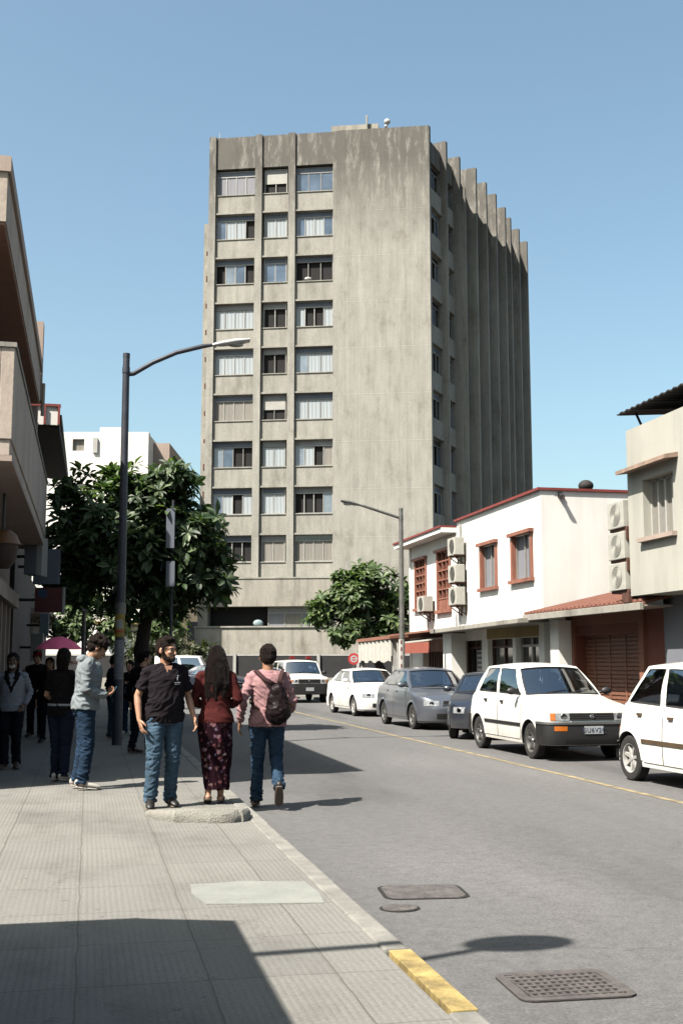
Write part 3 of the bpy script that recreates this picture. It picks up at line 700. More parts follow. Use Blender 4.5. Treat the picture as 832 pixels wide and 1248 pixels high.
# lamp on the white end wall
fE = FR((12, Y0), (1, 0), (0, -1))
p = fE(.55, 5.93, 0); t = thing('wall_lamp', 'small black lamp fixed high on the blank white end wall', 'wall lamp', p)
q = MB(); q.fbox(fE, .50, .60, 6.03, 6.18, 0, .10); q.tube([fE(.55, 6.12, .05), fE(.55, 6.0, .22)], [.05, .07], 8); q.build('housing', 'black_plastic', t)
q = MB(); q.lathe(fE(.55, 5.99, .235), (0, -.8, -.5), [(.001, 0), (.06, 0)], 10); q.build('lens', 'lamp_lens', t)
p = at(31.6, 737, 598)
t = thing('roof_vent', 'round topped dark metal vent standing on the flat white roof', 'roof vent', (p.x, Y0+1.2, ZT)); 
q = MB(); q.tube([(p.x, Y0+1.2, ZT), (p.x, Y0+1.2, ZT+.22)], [.09, .09], 10); q.build('pipe', 'ac_white', t)
q = MB(); q.ell((p.x, Y0+1.2, ZT+.36), (.22, .22, .17)); q.build('cowl', 'roof_dark', t, smooth=True)

# low shop beyond (white awning, orange edge) --------------------------
t = thing('awning_shop', 'low shop with orange roof edge and hanging white cloth past the white house', 'shop', (12, 43, 0))
q = MB(); q.fbox(fR, 42.75, 48.3, 0, 2.5, -5, -1.6); q.build('wall', 'dark_facade', t)
q = MB(); q.hexa([fR(42.75, 2.42, -1.6), fR(48.3, 2.38, -1.6), fR(48.3, 2.38, .8), fR(42.75, 2.42, .8), fR(42.75, 2.80, -1.6), fR(48.3, 2.76, -1.6), fR(48.3, 2.5, .8), fR(42.75, 2.55, .8)]); q.build('roof', 'orange_trim', t)
q = MB(); P = []
for i in range(40):
    u = 42.8+i*5.4/39; P.append([fR(u, z, .74+.03*sin(i*1.3)) for z in (2.40, 2.1, 1.8, 1.55+.05*sin(i*.6))])
q.grid(P); q.build('hanging_cloth', 'awning_white', t, smooth=True)
q = MB()
for u in (42.85, 48.1): q.fbox(fR, u, u+.14, 0, 2.40, .5, .64)
q.build('posts', 'white_frame', t)

# red garage --------------------------------------------------------
GA = thing('red_garage', 'low red painted garage with brown slatted door and tiled lean-to roof', 'garage', (12.3, 25.5, 0))
fg = FR((12.3, 0), (0, 1), (-1, 0))
q = MB(); holed(q, fg, 23.05, 28.6, 0, 2.75, [(24.35, 27.95, 0, 2.2)], .3); q.fbox(fg, 23.1, 28.55, 0, 2.7, -5, -.9); q.build('wall', 'red_paint', GA)
q = MB(); q.fbox(fg, 24.35, 27.95, 0, 2.2, -.32, -.28); d_ = q.build('garage_door', 'door_brown', GA)
q = MB()
for i in range(22): q.fbox(fg, 24.36, 27.94, .03+.1*i, .10+.1*i, -.28, -.255)
for i in range(4): q.fbox(fg, 24.36+.86*i+.4, 24.42+.86*i+.4, 0, 2.18, -.255, -.24)
q.build('door_slats', 'door_brown', d_)
q = MB(); q.fbox(fg, 24.12, 24.35, 0, 2.75, .0, .06); q.fbox(fg, 27.95, 28.1, 0, 2.75, .0, .06); q.fbox(fg, 24.35, 27.95, 2.45, 2.75, .0, .05); q.build('door_frame', 'orange_trim', GA)
q = MB(); q.fbox(fg, 28.1, 28.65, 0, 2.6, .02, .42); q.build('white_pillar', 'white_plaster', GA)
q = MB(); q.hexa([(11.45, 22.5, 2.74), (17, 22.5, 4.0), (17, 29.3, 4.0), (11.45, 29.3, 2.74), (11.45, 22.5, 2.80), (17, 22.5, 4.06), (17, 29.3, 4.06), (11.45, 29.3, 2.80)])
# rolls of tiles
q.build('roof', 'red_tile', GA)
q = MB()
for i in range(29):
    y = 22.62+i*.235; q.tube([(11.40, y, 2.80), (17, y, 4.07)], [.06, .06], 6)
q.build('roof_tiles', 'red_tile', GA)
q = MB(); q.box(11.36, 11.46, 22.5, 29.3, 2.62, 2.78); q.build('gutter', 'canopy_concrete', GA, bevel=.01)
q = MB(); q.box(11.47, 12.28, 22.5, 29.3, 2.70, 2.735); q.build('soffit', 'tan_plaster', GA)

# beige building at the right edge -------------------------------------
BB = thing('beige_building', 'beige building at the right edge with an overhanging upper floor', 'building', (11.4, 22.9, 0))
fB = FR((11.4, 0), (0, 1), (-1, 0)); YB = 22.95
hb = [(20.95, 22.25, 4.12, 5.36)]; hb2 = [(16.5, 17.9, 4.12, 5.36)]
q = MB(); holed(q, fB, 12, YB, 2.93, 6.56, hb+hb2, .3); q.fbox(fB, 12.05, YB-.05, 2.98, 6.5, -7.9, -.7)
q.add([fB(YB, 2.93), fB(YB, 6.56), fB(YB, 6.56, -8), fB(YB, 2.93, -8)], [(0, 1, 2, 3)]); q.add([fB(12, 2.93), fB(YB, 2.93), fB(YB, 2.93, -8), fB(12, 2.93, -8)], [(0, 1, 2, 3)])
q.add([fB(12, 6.56), fB(YB, 6.56), fB(YB, 6.56, -8), fB(12, 6.56, -8)], [(0, 1, 2, 3)])
q.build('upper_wall', 'beige_plaster', BB)
for h in hb+hb2:
    q = MB(); q.fbox(fB, h[0], h[1], h[2], h[3], -.30, -.24); o = q.build('window', 'window_frame', BB)
    n = 4
    q = MB()
    for i in range(5):
        uu = h[0]+(h[1]-h[0]-.06)*i/4; q.fbox(fB, uu, uu+.06, h[2], h[3], -.24, -.17)
    q.fbox(fB, h[0]+.06, h[1]-.06, h[3]-.06, h[3], -.24, -.17); q.build('frame', 'blind_white', o)
    q = MB()
    for i in (0, 1, 3):
        uu = h[0]+(h[1]-h[0]-.06)*i/4; q.fbox(fB, uu+.06, uu+(h[1]-h[0])/4-.01, h[2], h[3]-.06, -.235, -.22)
    q.build('pane', 'shade_brown', o)
    q = MB(); q.fbox(fB, h[0]-.1, h[1]+.12, h[2]-.09, h[2], -.02, .12); q.build('sill', 'tan_plaster', o)
    q = MB(); q.hexa([fB(h[0]-.25, h[3]+.24, 0), fB(h[1]+.66, h[3]+.24, 0), fB(h[1]+.66, h[3]+.2, .3), fB(h[0]-.25, h[3]+.2, .3), fB(h[0]-.25, h[3]+.34, 0), fB(h[1]+.66, h[3]+.34, 0), fB(h[1]+.66, h[3]+.28, .3), fB(h[0]-.25, h[3]+.28, .3)]); q.build('window_hood', 'hood_tan', BB)
# roof shelter
q = MB(); P = []
for i in range(140):
    y = 12+i*(22.95-12)/139; P.append([(11.2, y, 6.93+.02*sin(i*1.9)), (17, y, 7.35+.02*sin(i*1.9))])
q.grid(P); o = q.build('sheet_roof', 'roof_dark', BB); sm = o.modifiers.new('solid', 'SOLIDIFY'); sm.thickness = .03
q = MB()
for y in (13, 17, 22.5): q.tube([(11.6, y, 6.5), (11.5, y+.25, 7.05)], [.03, .03], 6)
for y in (13, 17, 22.3): q.tube([(16.6, y, 6.5), (16.6, y, 7.3)], [.04, .04], 6)
q.build('roof_post', 'roof_dark', BB)
# ground floor, recessed
fb2 = FR((12.15, 0), (0, 1), (-1, 0))
q = MB(); holed(q, fb2, 12, YB, 0, 2.93, [(13.2, 21.6, 0, 2.35)], .35); q.fbox(fb2, 12, YB-.05, 0, 2.9, -6.9, -.8); 
q.add([fb2(YB, 0), fb2(YB, 2.93), fb2(YB, 2.93, -7), fb2(YB, 0, -7)], [(0, 1, 2, 3)]); q.build('lower_wall', 'blue_plaster', BB)
q = MB(); q.fbox(fb2, 13.2, 21.6, 1.72, 2.35, -.36, -.3)
o = q.build('louvre', 'wood_brown', BB); q = MB()
for i in range(5): q.fbox(fb2, 13.25, 21.55, 1.76+.12*i, 1.82+.12*i, -.3, -.26)
q.build('slats', 'dark_wood', o)
q = MB(); q.fbox(fb2, 13.2, 21.6, 0, 1.72, -.30, -.28); o = q.build('metal_gate', 'gate_metal', BB)
q = MB()
for i in range(84): q.fbox(fb2, 13.22+.1*i, 13.26+.1*i, 0, 1.7, -.28, -.25)
q.fbox(fb2, 13.2, 21.6, 1.68, 1.74, -.28, -.23); q.build('gate_ribs', 'gate_metal', o)
# AC units on the gable, facing the street
fa = FR((11.42+.0, YB), (0, 1), (-1, 0))
def side_ac(z, lab):
    y0 = YB+.03; t = thing('air_conditioner', lab, 'air conditioner', (11.5, y0+.3, z), 0, 'outdoor air conditioning units on the right-hand buildings')
    fr = FR((11.30, 0), (0, 1), (-1, 0))
    q = MB(); q.fbox(fr, y0+.03, y0+.82, z, z+.60, -.42, 0); q.build('casing', 'ac_white', t, bevel=.015)
    cc = fr(y0+.42, z+.3, .002)
    q = MB()
    for r in (.24, .20, .16, .12, .08, .04): q.lathe(cc, (-1, 0, 0), [(r, .0), (r, .012), (r-.018, .012), (r-.018, 0)], 22)
    q.build('fan_grille', 'ac_white', t)
    q = MB(); q.lathe(cc, (-1, 0, 0), [(.001, .001), (.25, .001)], 22); q.build('fan_recess', 'ac_grille', t)
    q = MB(); q.box(11.35, 11.67, y0-.03, y0+.8, z-.06, z); q.box(11.35, 11.55, y0-.02, y0+.3, z-.28, z-.061); q.build('bracket', 'rust', t)
side_ac(4.45, 'topmost of the three air conditioning units on the beige building corner')
side_ac(3.76, 'middle of the three air conditioning units on the beige building corner')
side_ac(3.08, 'lowest of the three air conditioning units on the beige building corner')

# ================================================================== LEFT SIDE
fL = FR((-1.62, 0), (0, 1), (1, 0))     # outward = +x, u = y
YL0, YL1 = 14.2, 25.0
LB = thing('balcony_building', 'brown grey building at the left edge with a long concrete balcony and deep eave', 'building', (-1.75, YL0, 0))
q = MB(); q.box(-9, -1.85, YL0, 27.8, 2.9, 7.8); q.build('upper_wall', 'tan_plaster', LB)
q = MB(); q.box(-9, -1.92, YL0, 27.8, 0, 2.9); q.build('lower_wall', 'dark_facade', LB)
for i in range(11):
    y = 14.2+i*1.25; q = MB(); q.box(-1.92, -1.74, y, y+.22, 0, 2.75); q.build('pilaster', 'tan_plaster', LB)
q = MB(); q.box(-1.92, -1.62, YL0, 27.8, 2.752, 3.05); q.build('fascia', 'left_concrete', LB)
for i in range(4):
    q = MB(); q.box(-1.85, -1.80, 15.5+i*2.3, 16.9+i*2.3, 4.9, 6.6); q.build('window', 'pane_dark', LB)
q = MB(); q.box(-1.849, -1.0, YL0, 25.3, 3.98, 4.18); q.box(-1.14, -.98, YL0-.02, 25.3, 4.18, 5.32); q.box(-1.849, -1.14, YL0-.02, YL0+.14, 4.18, 5.32); q.box(-1.849, -1.14, 25.14, 25.3, 4.18, 5.32)
bl_ = q.build('balcony', 'left_concrete', LB, bevel=.01)
q = MB(); q.box(-1.849, -.96, YL0-.04, YL0+.16, 5.323, 5.38); q.box(-1.16, -.96, YL0+.16, 25.32, 5.323, 5.38); q.build('coping', 'canopy_concrete', bl_)
q = MB(); q.box(-1.849, -.97, YL0-.04, 25.32, 3.91, 3.978); q.build('soffit', 'tan_plaster', bl_)
q = MB(); q.box(-3, -1.15, YL0, 24.4, 6.92, 7.56); q.build('eave', 'left_concrete', LB)
q = MB(); q.box(-3, -1.11, YL0-.03, 24.43, 7.562, 7.76); q.build('eave_capping', 'tan_plaster', LB)
q = MB(); q.box(-3, -1.17, YL0+.02, 24.38, 6.88, 6.918); q.build('eave_soffit', 'soffit_brown', LB)
q = MB(); q.box(-1.849, -1.20, 24.6, 24.9, 5.39, 6.878); q.build('end_wall', 'tan_plaster', LB)
q = MB(); q.box(-2.5, -1.13, 24.5, 24.9, 7.0, 8.7); q.build('end_parapet', 'tan_plaster', LB)
q = MB(); q.tube([(-1.10, 24.7, 7.4), (-1.10, 24.7, 6.7)], [.04, .04], 8); q.build('rain_spout', 'tan_plaster', LB)
# dark tiled roof house beyond
t = thing('tiled_roof_house', 'house with dark deep eave edged in red tiles beyond the balcony building', 'house', (-1.7, 27, 0))
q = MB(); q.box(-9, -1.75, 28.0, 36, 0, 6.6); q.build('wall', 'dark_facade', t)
q = MB(); q.hexa([(-3.5, 26.6, 7.25), (-.80, 26.6, 6.8), (-.74, 34.5, 6.8), (-3.5, 34.5, 7.25), (-3.5, 26.6, 7.37), (-.80, 26.6, 7.05), (-.74, 34.5, 7.05), (-3.5, 34.5, 7.37)]); q.build('eave', 'roof_dark', t)
q = MB(); q.box(-3.5, -.80, 26.5, 26.56, 6.88, 7.30)
q.build('gable_board', 'white_plaster', t)
q = MB(); q.box(-3.5, -.78, 26.46, 26.60, 7.303, 7.36)
for x in (-1.15, -.84): q.box(x, x+.05, 26.44, 26.498, 6.88, 7.302)
q.build('red_trim', 'red_edge', t)
q = MB()
for i in range(38): q.tube([(-.76, 26.7+i*.205, 7.08), (-3.5, 26.7+i*.205, 7.45)], [.08, .08], 6)
q.build('roof_tiles', 'roof_dark', t)
t = thing('dark_shop', 'row of dark shaded shops under the tree, beyond the tiled roof house', 'shop', (-1.6, 35, 0))
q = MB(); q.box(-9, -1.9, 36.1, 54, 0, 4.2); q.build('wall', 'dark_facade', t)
q = MB(); q.box(-3, -1.2, 36.1, 54, 3.0, 3.15); q.build('canopy', 'tan_plaster', t)
# lantern under the balcony
p = at(16.3, 8, 668)
t = thing('wall_lantern', 'orange domed lantern hanging under the balcony at the left edge', 'lantern', p)
q = MB(); q.lathe((p.x-.05, p.y, p.z+.05), (0, 0, 1), [(.001, .22), (.10, .21), (.19, .14), (.24, .03), (.26, 0), (.001, .0)], 20); q.build('cap', 'lantern_cap', t, smooth=40)
q = MB(); q.lathe((p.x-.05, p.y, p.z-.3), (0, 0, 1), [(.001, 0), (.10, .01), (.19, .12), (.22, .35), (.001, .35)], 20); q.build('body', 'dark_wood', t, smooth=40)
q = MB(); q.tube([(p.x-.05, p.y, p.z+.25), (p.x-.05, p.y, 3.92)], [.02, .02], 6); q.build('hanger', 'black_plastic', t)
def sign_box(name, label, D, x0, y0, x1, y1, m, thick=.22, post=True):
    a = at(D, x0, y1); c = at(D, x1, y0)
    t = thing(name, label, 'shop sign', (a.x, a.y, a.z))
    fr = FR((a.x, a.y), (cos(TH), -sin(TH)), (-sin(TH), -cos(TH))); wd = (c.xy-a.xy).length
    q = MB(); q.fbox(fr, 0, wd, a.z, c.z, -thick, 0); q.build('panel', m, t, bevel=.01)
    q = MB(); q.fbox(fr, -.0-.35, 0, (a.z+c.z)/2-.03, (a.z+c.z)/2+.03, -thick/2-.03, -thick/2+.03); q.build('bracket', 'black_plastic', t)
    return t, fr, wd, a.z, c.z
t, fr, wd, z0, z1 = sign_box('projecting_sign', 'pale grey box sign projecting below the balcony, nearest of the signs', 23.5, 29, 654, 46, 700, 'sign_grey', .5)
q = MB(); q.fbox(fr, wd+.001, wd+.1, z0-.02, z1, -.48, -.02); q.build('light_edge', 'sign_beige', t)
sign_box('projecting_sign', 'larger dull grey sign hanging behind the pale box sign', 25.5, 40, 669, 73, 712, 'sign_grey', .15)
t, fr, wd, z0, z1 = sign_box('projecting_sign', 'dark red sign with a blue square in its corner, below the grey ones', 24.8, 42, 716, 78, 746, 'sign_red', .12)
q = MB(); q.fbox(fr, .08, .26, z1-.22, z1-.04, 0, .008); q.build('blue_mark', 'sign_blue', t)
q = MB(); q.fbox(fr, wd-.02, wd+.01, z0-.01, z1+.01, -.13, .012); q.build('edge_strip', 'sign_beige', t)
t, fr, wd, z0, z1 = sign_box('shop_banner', 'pale white board standing upright by the shop wall', 30, 37, 772, 53, 806, 'sign_white', .08)
t, fr, wd, z0, z1 = sign_box('shop_banner', 'pale blue curved banner hanging above the white board', 31, 48, 748, 60, 776, 'sign_cyan', .05)

# near shop behind the camera (out of frame): low shop, awning and wall lamp cast the foreground shadow
t = thing('corner_shop', 'low shop with a sloping awning behind the photographer', 'shop', (-1.8, 4, 0))
q = MB(); q.box(-9, -1.8, -14, 5.98, 0, 3.25); q.build('wall', 'left_concrete', t)
q = MB(); q.hexa([(-1.8, -14, 3.16), (-.91, -14, 2.66), (-.91, 5.98, 2.66), (-1.8, 5.98, 3.16), (-1.8, -14, 3.22), (-.91, -14, 2.72), (-.91, 5.98, 2.72), (-1.8, 5.98, 3.22)]); q.build('awning', 'awning_red', t)
t = thing('street_lamp', 'short lamp mast with one arm standing on the corner shop roof', 'street lamp', (-3.2, 3.95, 3.25))
q = MB(); q.tube([(-3.3, 3.97, 3.2), (-3.3, 3.97, 5.85), (-3.1, 3.97, 6.0), (-2.25, 4.03, 6.02), (-1.85, 4.18, 6.02)], [.05, .05, .048, .045, .04], 8); q.build('arm', 'steel_grey', t)
q = MB(); q.ell((-1.56, 4.28, 6.0), (.34, .19, .07)); q.build('lamp_head', 'lamp_white', t, smooth=True)

# ================================================================== LAMP POSTS
def street_lamp(label, x, y, zt, arm, m, head_m, hr=.13, flip=1, hx=.62, stickers=None, base=0):
    t = thing('street_lamp', label, 'street lamp', (x, y, base), 0, 'street lamp posts')
    q = MB(); q.tube([(x, y, base), (x, y, base+.6), (x+.012, y, zt*.5), (x, y, zt)], [hr, hr*.97, hr*.82, hr*.68], 18, cap=True)
    q.build('pole', m, t, smooth=50)
    q = MB(); q.lathe((x, y, zt), (0, 0, 1), [(hr*.72, -.05), (hr*.72, .03), (.001, .04)], 16); q.build('pole_cap', m, t, smooth=40)
    pts = [V((x, y, 0))+V(a) for a in arm]
    q = MB(); q.tube(pts, [.045]*(len(pts)-1)+[.03], 10); q.build('arm', m, t, smooth=50)
    e = pts[-1]; d = (pts[-1]-pts[-2]).normalized()
    q = MB(); q.tube([e-d*.02, e+d*.06, e+d*.18, e+d*hx*.6, e+d*hx], [(.03, .03), (.06, .04), (.10, .055), (.13, .065), (.10, .04)], 14, ref=(0, 1, 0)); q.build('lamp_head', head_m, t, smooth=50)
    q = MB(); q.ell(e+d*hx*.6+V((0, 0, -.05)), (.17, .09, .05)); q.build('lens', 'lamp_lens', t, smooth=True)
    q = MB(); q.lathe((x, y, zt-.30), (0, 0, 1), [(hr*.78, -.06), (hr*.78, .06)], 16); q.build('clamp', m, t)
    return t
p = street_lamp('tall dark street lamp post by the kerb with a curved arm and white lamp head', .55, 21.93, 7.38,
            [(0, 0, 7.0), (.14, 0, 7.02), (.5, 0, 7.26), (.95, -.02, 7.48), (1.45, -.04, 7.63), (1.66, -.04, 7.67)], 'steel_blue', 'lamp_white', .094, hx=.72)
# stickers on the pole
def band(root, x, y, z0, z1, r, a0, a1, name, m):
    q = MB(); n = 12; P = []
    for i in range(n+1):
        a = R_(a0+(a1-a0)*i/n); P.append([(x+r*cos(a), y+r*sin(a), z0), (x+r*cos(a), y+r*sin(a), z1)])
    q.grid(P); o = q.build(name, m, root, smooth=True, recalc=False); return o
band(p, .555, 21.93, 1.98, 2.42, .0925, 180, 330, 'sticker', 'sticker_yellow')
band(p, .555, 21.93, 2.14, 2.30, .0935, 215, 300, 'sticker', 'sign_beige')
band(p, .555, 21.93, 2.06, 2.10, .0938, 200, 320, 'sticker', 'sign_scarlet')
band(p, .555, 21.93, 1.20, 1.92, .0945, 190, 320, 'sticker', 'sticker_pale')
q = MB(); q.lathe((.555, 21.93, 2.50), (0, 0, 1), [(.096, -.1), (.099, -.08), (.099, .08), (.094, .12)], 18); q.build('collar', 'steel_grey', p)
p = street_lamp('slimmer grey street lamp post in front of the second tree, arm reaching left', 9.75, 35.7, 6.45,
            [(0, 0, 6.15), (-.10, 0, 6.18), (-1.25, -.1, 6.50), (-1.4, -.1, 6.53)], 'steel_grey', 'steel_grey', .10, hx=.62)
band(p, 9.75, 35.7, 1.2, 2.25, .103, 0, 360, 'painted_band', 'post_white')
for z in (1.35, 1.62, 1.88, 2.1): band(p, 9.75, 35.7, z, z+.12, .105, 235, 262, 'sticker', 'sign_red')
# pole with vertical panels inside the tree, and a T topped sign pole
p0 = at(26.0, 208, 800)
t = thing('banner_post', 'thin post carrying two narrow grey upright panels among the big tree leaves', 'banner post', (p0.x, p0.y, 0))
q = MB(); q.tube([(p0.x, p0.y+.06, 0), (p0.x, p0.y+.06, 5.2)], [.035, .03], 8); q.build('post', 'steel_blue', t)
for (ya, yb) in ((620, 668), (684, 715)):
    a = at(25.9, 202.5, yb); c = at(25.9, 213.5, ya); fr = FR(a.xy, (cos(TH), -sin(TH)), (-sin(TH), -cos(TH)))
    q = MB(); q.fbox(fr, 0, (c.xy-a.xy).length, a.z, c.z, -.06, .04); q.build('panel', 'sign_grey', t)
p0 = at(31, 103, 745)
t = thing('sign_post', 'pale thin post with a short flat crossbar on top, under the tree', 'post', (p0.x, p0.y, 0))
q = MB(); q.tube([(p0.x, p0.y, 0), (p0.x, p0.y, p0.z)], [.05, .05], 8); q.build('post', 'steel_grey', t)
q = MB(); q.box(p0.x-.13, p0.x+.13, p0.y-.08, p0.y+.08, p0.z, p0.z+.07); q.build('crossbar', 'sign_white', t)

# ================================================================== TREES
def leaf(mb, base, d, nrm, Ln, wd):
    d = d.normalized(); s_ = d.cross(nrm); 
    if s_.length < .1: s_ = d.cross(V((1, .2, .1)))
    s_.normalize(); u = s_.cross(d)
    m1 = base+d*Ln*.5-u*Ln*.02; t_ = base+d*Ln-u*Ln*.16
    mb.add([base, m1+s_*wd*.5+u*wd*.16, m1, m1-s_*wd*.5+u*wd*.16, t_, base+d*Ln*.8+s_*wd*.33-u*Ln*.04, base+d*Ln*.8-s_*wd*.33-u*Ln*.04],
           [(0, 2, 1), (0, 3, 2), (1, 2, 5), (2, 3, 6), (2, 4, 5), (2, 6, 4)])
def tree(name, label, cat, base, trunk_r, blobs, n_ros, leaf_len, leafm, seed, trunk_pts, grp=None, nleaf=(9, 13), limbs=True):
    rg = random.Random(seed)
    t = thing(name, label, cat, base, 0, grp); bx, by, bz = base
    q = MB(); q.tube([V(base)+V(p_) for p_ in trunk_pts], [trunk_r*(1-.5*i/(len(trunk_pts)-1)) for i in range(len(trunk_pts))], 12)
    top = V(base)+V(trunk_pts[-1]); tips = []
    tot = sum(b_[3]*b_[4]*b_[5] for b_ in blobs)
    for b_ in blobs:
        c_ = V((b_[0], b_[1], b_[2])); st = top.lerp(V(base)+V(trunk_pts[-2]), rg.random()*.5)
        mid = st.lerp(c_, .5)+V((rg.uniform(-.2, .2), rg.uniform(-.2, .2), rg.uniform(-.1, .2)))
        q.tube([st, mid, c_], [trunk_r*.42, trunk_r*.26, trunk_r*.12], 7)
        for k in range(7):
            dd = V((rg.gauss(0, 1), rg.gauss(0, 1), rg.gauss(0, 1))).normalized(); e = c_+V((dd.x*b_[3], dd.y*b_[4], dd.z*b_[5]))*.8
            q.tube([c_.lerp(mid, rg.random()*.3), c_.lerp(e, .5)+V((0, 0, .06)), e], [trunk_r*.12, trunk_r*.07, .012], 5)
    q.build('trunk', 'bark', t, smooth=60)
    lv = MB()
    for b_ in blobs:
        vol = b_[3]*b_[4]*b_[5]/tot; cnt = int(n_ros*vol**.8/sum((x[3]*x[4]*x[5]/tot)**.8 for x in blobs))
        for k in range(cnt):
            dd = V((rg.gauss(0, 1), rg.gauss(0, 1), rg.gauss(0, 1))).normalized()
            r = rg.random()**.33*rg.uniform(.72, 1.06)
            nz_ = noise.noise(V((b_[0], b_[1], b_[2]))+dd*1.7)
            r *= 1+.38*nz_
            p_ = V((b_[0]+dd.x*b_[3]*r, b_[1]+dd.y*b_[4]*r, b_[2]+dd.z*b_[5]*r))
            if noise.noise(p_*1.15+V((seed, 0, 0))) < -.20: continue
            ax = (dd*.8+V((0, 0, .75))+V((rg.gauss(0, .3), rg.gauss(0, .3), rg.gauss(0, .2)))).normalized()
            q1 = ax.cross(V((rg.random(), rg.random(), .3))).normalized(); q2 = ax.cross(q1)
            sz = leaf_len*rg.uniform(.7, 1.25); nl = rg.randint(*nleaf)
            for j in range(nl):
                a = 2.4*j+rg.uniform(-.3, .3); el_ = rg.uniform(-.35, .75)
                d = (q1*cos(a)+q2*sin(a))*cos(el_)+ax*sin(el_); L_ = sz*rg.uniform(.65, 1.15)
                leaf(lv, p_+d*.02, d, ax+V((0, 0, .4)), L_, L_*rg.uniform(.34, .48))
    lv.build('crown', leafm, t, recalc=False)
    return t
cx, cy = 1.22, 27.2
tree('broadleaf_tree', 'large dark leafy tree on the left pavement behind the tall lamp post', 'tree', (1.25, 27.6, 0), .23,
     [(1.3, 27.3, 5.3, 1.15, 1.3, .95), (.1, 27.2, 4.7, .95, 1.2, .95), (2.2, 27.1, 4.6, 1.0, 1.1, .9), (2.75, 26.9, 3.7, .65, .9, .70), (.9, 27.0, 3.9, 1.3, 1.2, .8),
      (-.2, 27.1, 3.6, .7, .9, .8), (1.85, 26.9, 5.9, .62, .6, .55), (2.0, 27.1, 3.3, .9, .9, .65), (.5, 27.3, 5.6, .6, .7, .5), (3.0, 26.8, 3.55, .40, .5, .4), (-.55, 27.0, 4.75, .75, .8, .8), (-.2, 27.2, 5.45, .75, .7, .55), (-.5, 27.1, 3.3, .6, .7, .6), (1.3, 27.3, 3.0, 1.2, 1.0, .6), (1.6, 27.4, 4.2, 1.2, 1.2, .9)],
     1500, .31, 'leaf_dark', 5, [(0, 0, -.05), (.02, .0, .9), (-.05, -.05, 1.8), (.05, -.1, 2.6), (0, -.2, 3.4)], 'street trees')
tree('broadleaf_tree', 'rounded green leafy tree in front of the tower base beside the lamp post', 'tree', (13.15, 50.6, 0), .24,
     [(11.6, 50.6, 4.6, 1.25, 1.2, 1.05), (12.9, 50.6, 4.7, 1.2, 1.2, 1.0), (13.8, 50.4, 4.3, .8, 1, 1.1), (10.5, 50.8, 4.1, .95, 1, .8), (11.7, 50.5, 3.6, 1.3, 1.1, .7), (10.0, 50.8, 3.6, .6, .8, .55), (13.3, 50.3, 3.3, .9, .9, .7), (12.3, 50.5, 5.5, .8, .8, .6), (11.0, 50.6, 5.2, .6, .7, .5), (13.4, 50.5, 5.3, .6, .7, .5), (11.2, 50.6, 3.0, 1.1, 1, .6), (12.6, 50.4, 2.8, 1.1, 1, .5), (11.7, 50.6, 4.4, 1.4, 1.2, 1.0)],
     1000, .40, 'leaf_mid', 9, [(0, 0, -.05), (-.1, 0, .9), (-.55, 0, 1.7), (-.9, 0, 2.5), (-1.0, 0, 3.1)], 'street trees')
tree('street_tree', 'brighter green small tree seen low through the gap under the big dark tree', 'tree', (-.2, 40, 0), .14,
     [(-.6, 40, 2.9, 1.1, 1, .9), (.7, 40, 2.7, 1.0, 1, .8), (.1, 40, 3.8, 1.2, 1, .8), (2.6, 41, 2.7, .9, .9, .6)], 520, .24, 'leaf_mid', 21, [(0, 0, 0), (0, 0, 1), (.05, 0, 2.2)], 'street trees')
p = at(62, 205, 790)
tree('shrub', 'tall olive shrub left of the tower behind the pedestrians', 'shrub', (p.x, p.y, 0), .1,
     [(p.x, p.y, 2.2, 1.8, 1, 1.1), (p.x+1.6, p.y, 1.9, 1.2, 1, .8), (p.x-1.6, p.y, 2.4, 1.2, 1, 1.2)], 420, .28, 'leaf_olive', 31, [(0, 0, 0), (0, 0, .7), (.05, 0, 1.4)])
# ================================================================== VEHICLES
def paint(name, c, dust=.25, metal=0):
    m = NT(name); sep = m.n('SeparateXYZ'); m.l(m.tc.outputs['Object'], sep.inputs[0])
    mr = m.n('MapRange'); mr.inputs[1].default_value = .75; mr.inputs[2].default_value = .18; m.l(sep.outputs[2], mr.inputs[0])
    ns = m.ramp(m.noise(3.5, None, 5, .7), [(.3, .15), (.7, 1)])
    mm = m.n('Math', operation='MULTIPLY'); m.l(mr.outputs[0], mm.inputs[0]); m.l(ns, mm.inputs[1])
    m3 = m.n('Math', operation='MULTIPLY'); m.l(mm.outputs[0], m3.inputs[0]); m3.inputs[1].default_value = dust*2
    base = m.mul(m.ramp(m.noise(1.5), [(.3, .93), (.7, 1.0)]), c)
    m.col(m.mixf(m3.outputs[0], base, (.36, .31, .25)))
    m.p.inputs['Roughness'].default_value = .35; m.p.inputs['Metallic'].default_value = metal
    m.p.inputs['Coat Weight'].default_value = .8; m.p.inputs['Coat Roughness'].default_value = .07
    M[name] = m.m
paint('paint_white', (1.30, 1.27, 1.20)); paint('paint_white_warm', (1.32, 1.29, 1.24), .15); paint('paint_grey', (.17, .19, .235), .15, .35)
paint('paint_dark', (.035, .045, .07), .15, .3); paint('paint_black', (.02, .02, .024), .2)
mat('tyre', (.035, .032, .030), .85, .5, 6, .3); mat('rim_silver', (.42, .41, .40), .4, .4, 9, 0, metal=.7)
mat('rim_white', (.62, .60, .57), .5, .35, 9, 0); mat('chrome', (.65, .65, .66), .15, .1, 5, 0, metal=1)
mat('bumper_black', (.022, .021, .022), .55, .4, 4, .05); mat('bumper_grey', (.12, .12, .12), .6, .3, 4, .05)
mat('seam', (.03, .028, .026), .8, .1, 4, 0)
mat('amber', (.75, .20, .02), .25, .15, 20, 0, spec=.6); mat('headlight_glass', (.50, .52, .54), .12, .5, 16, .3, spec=.8)
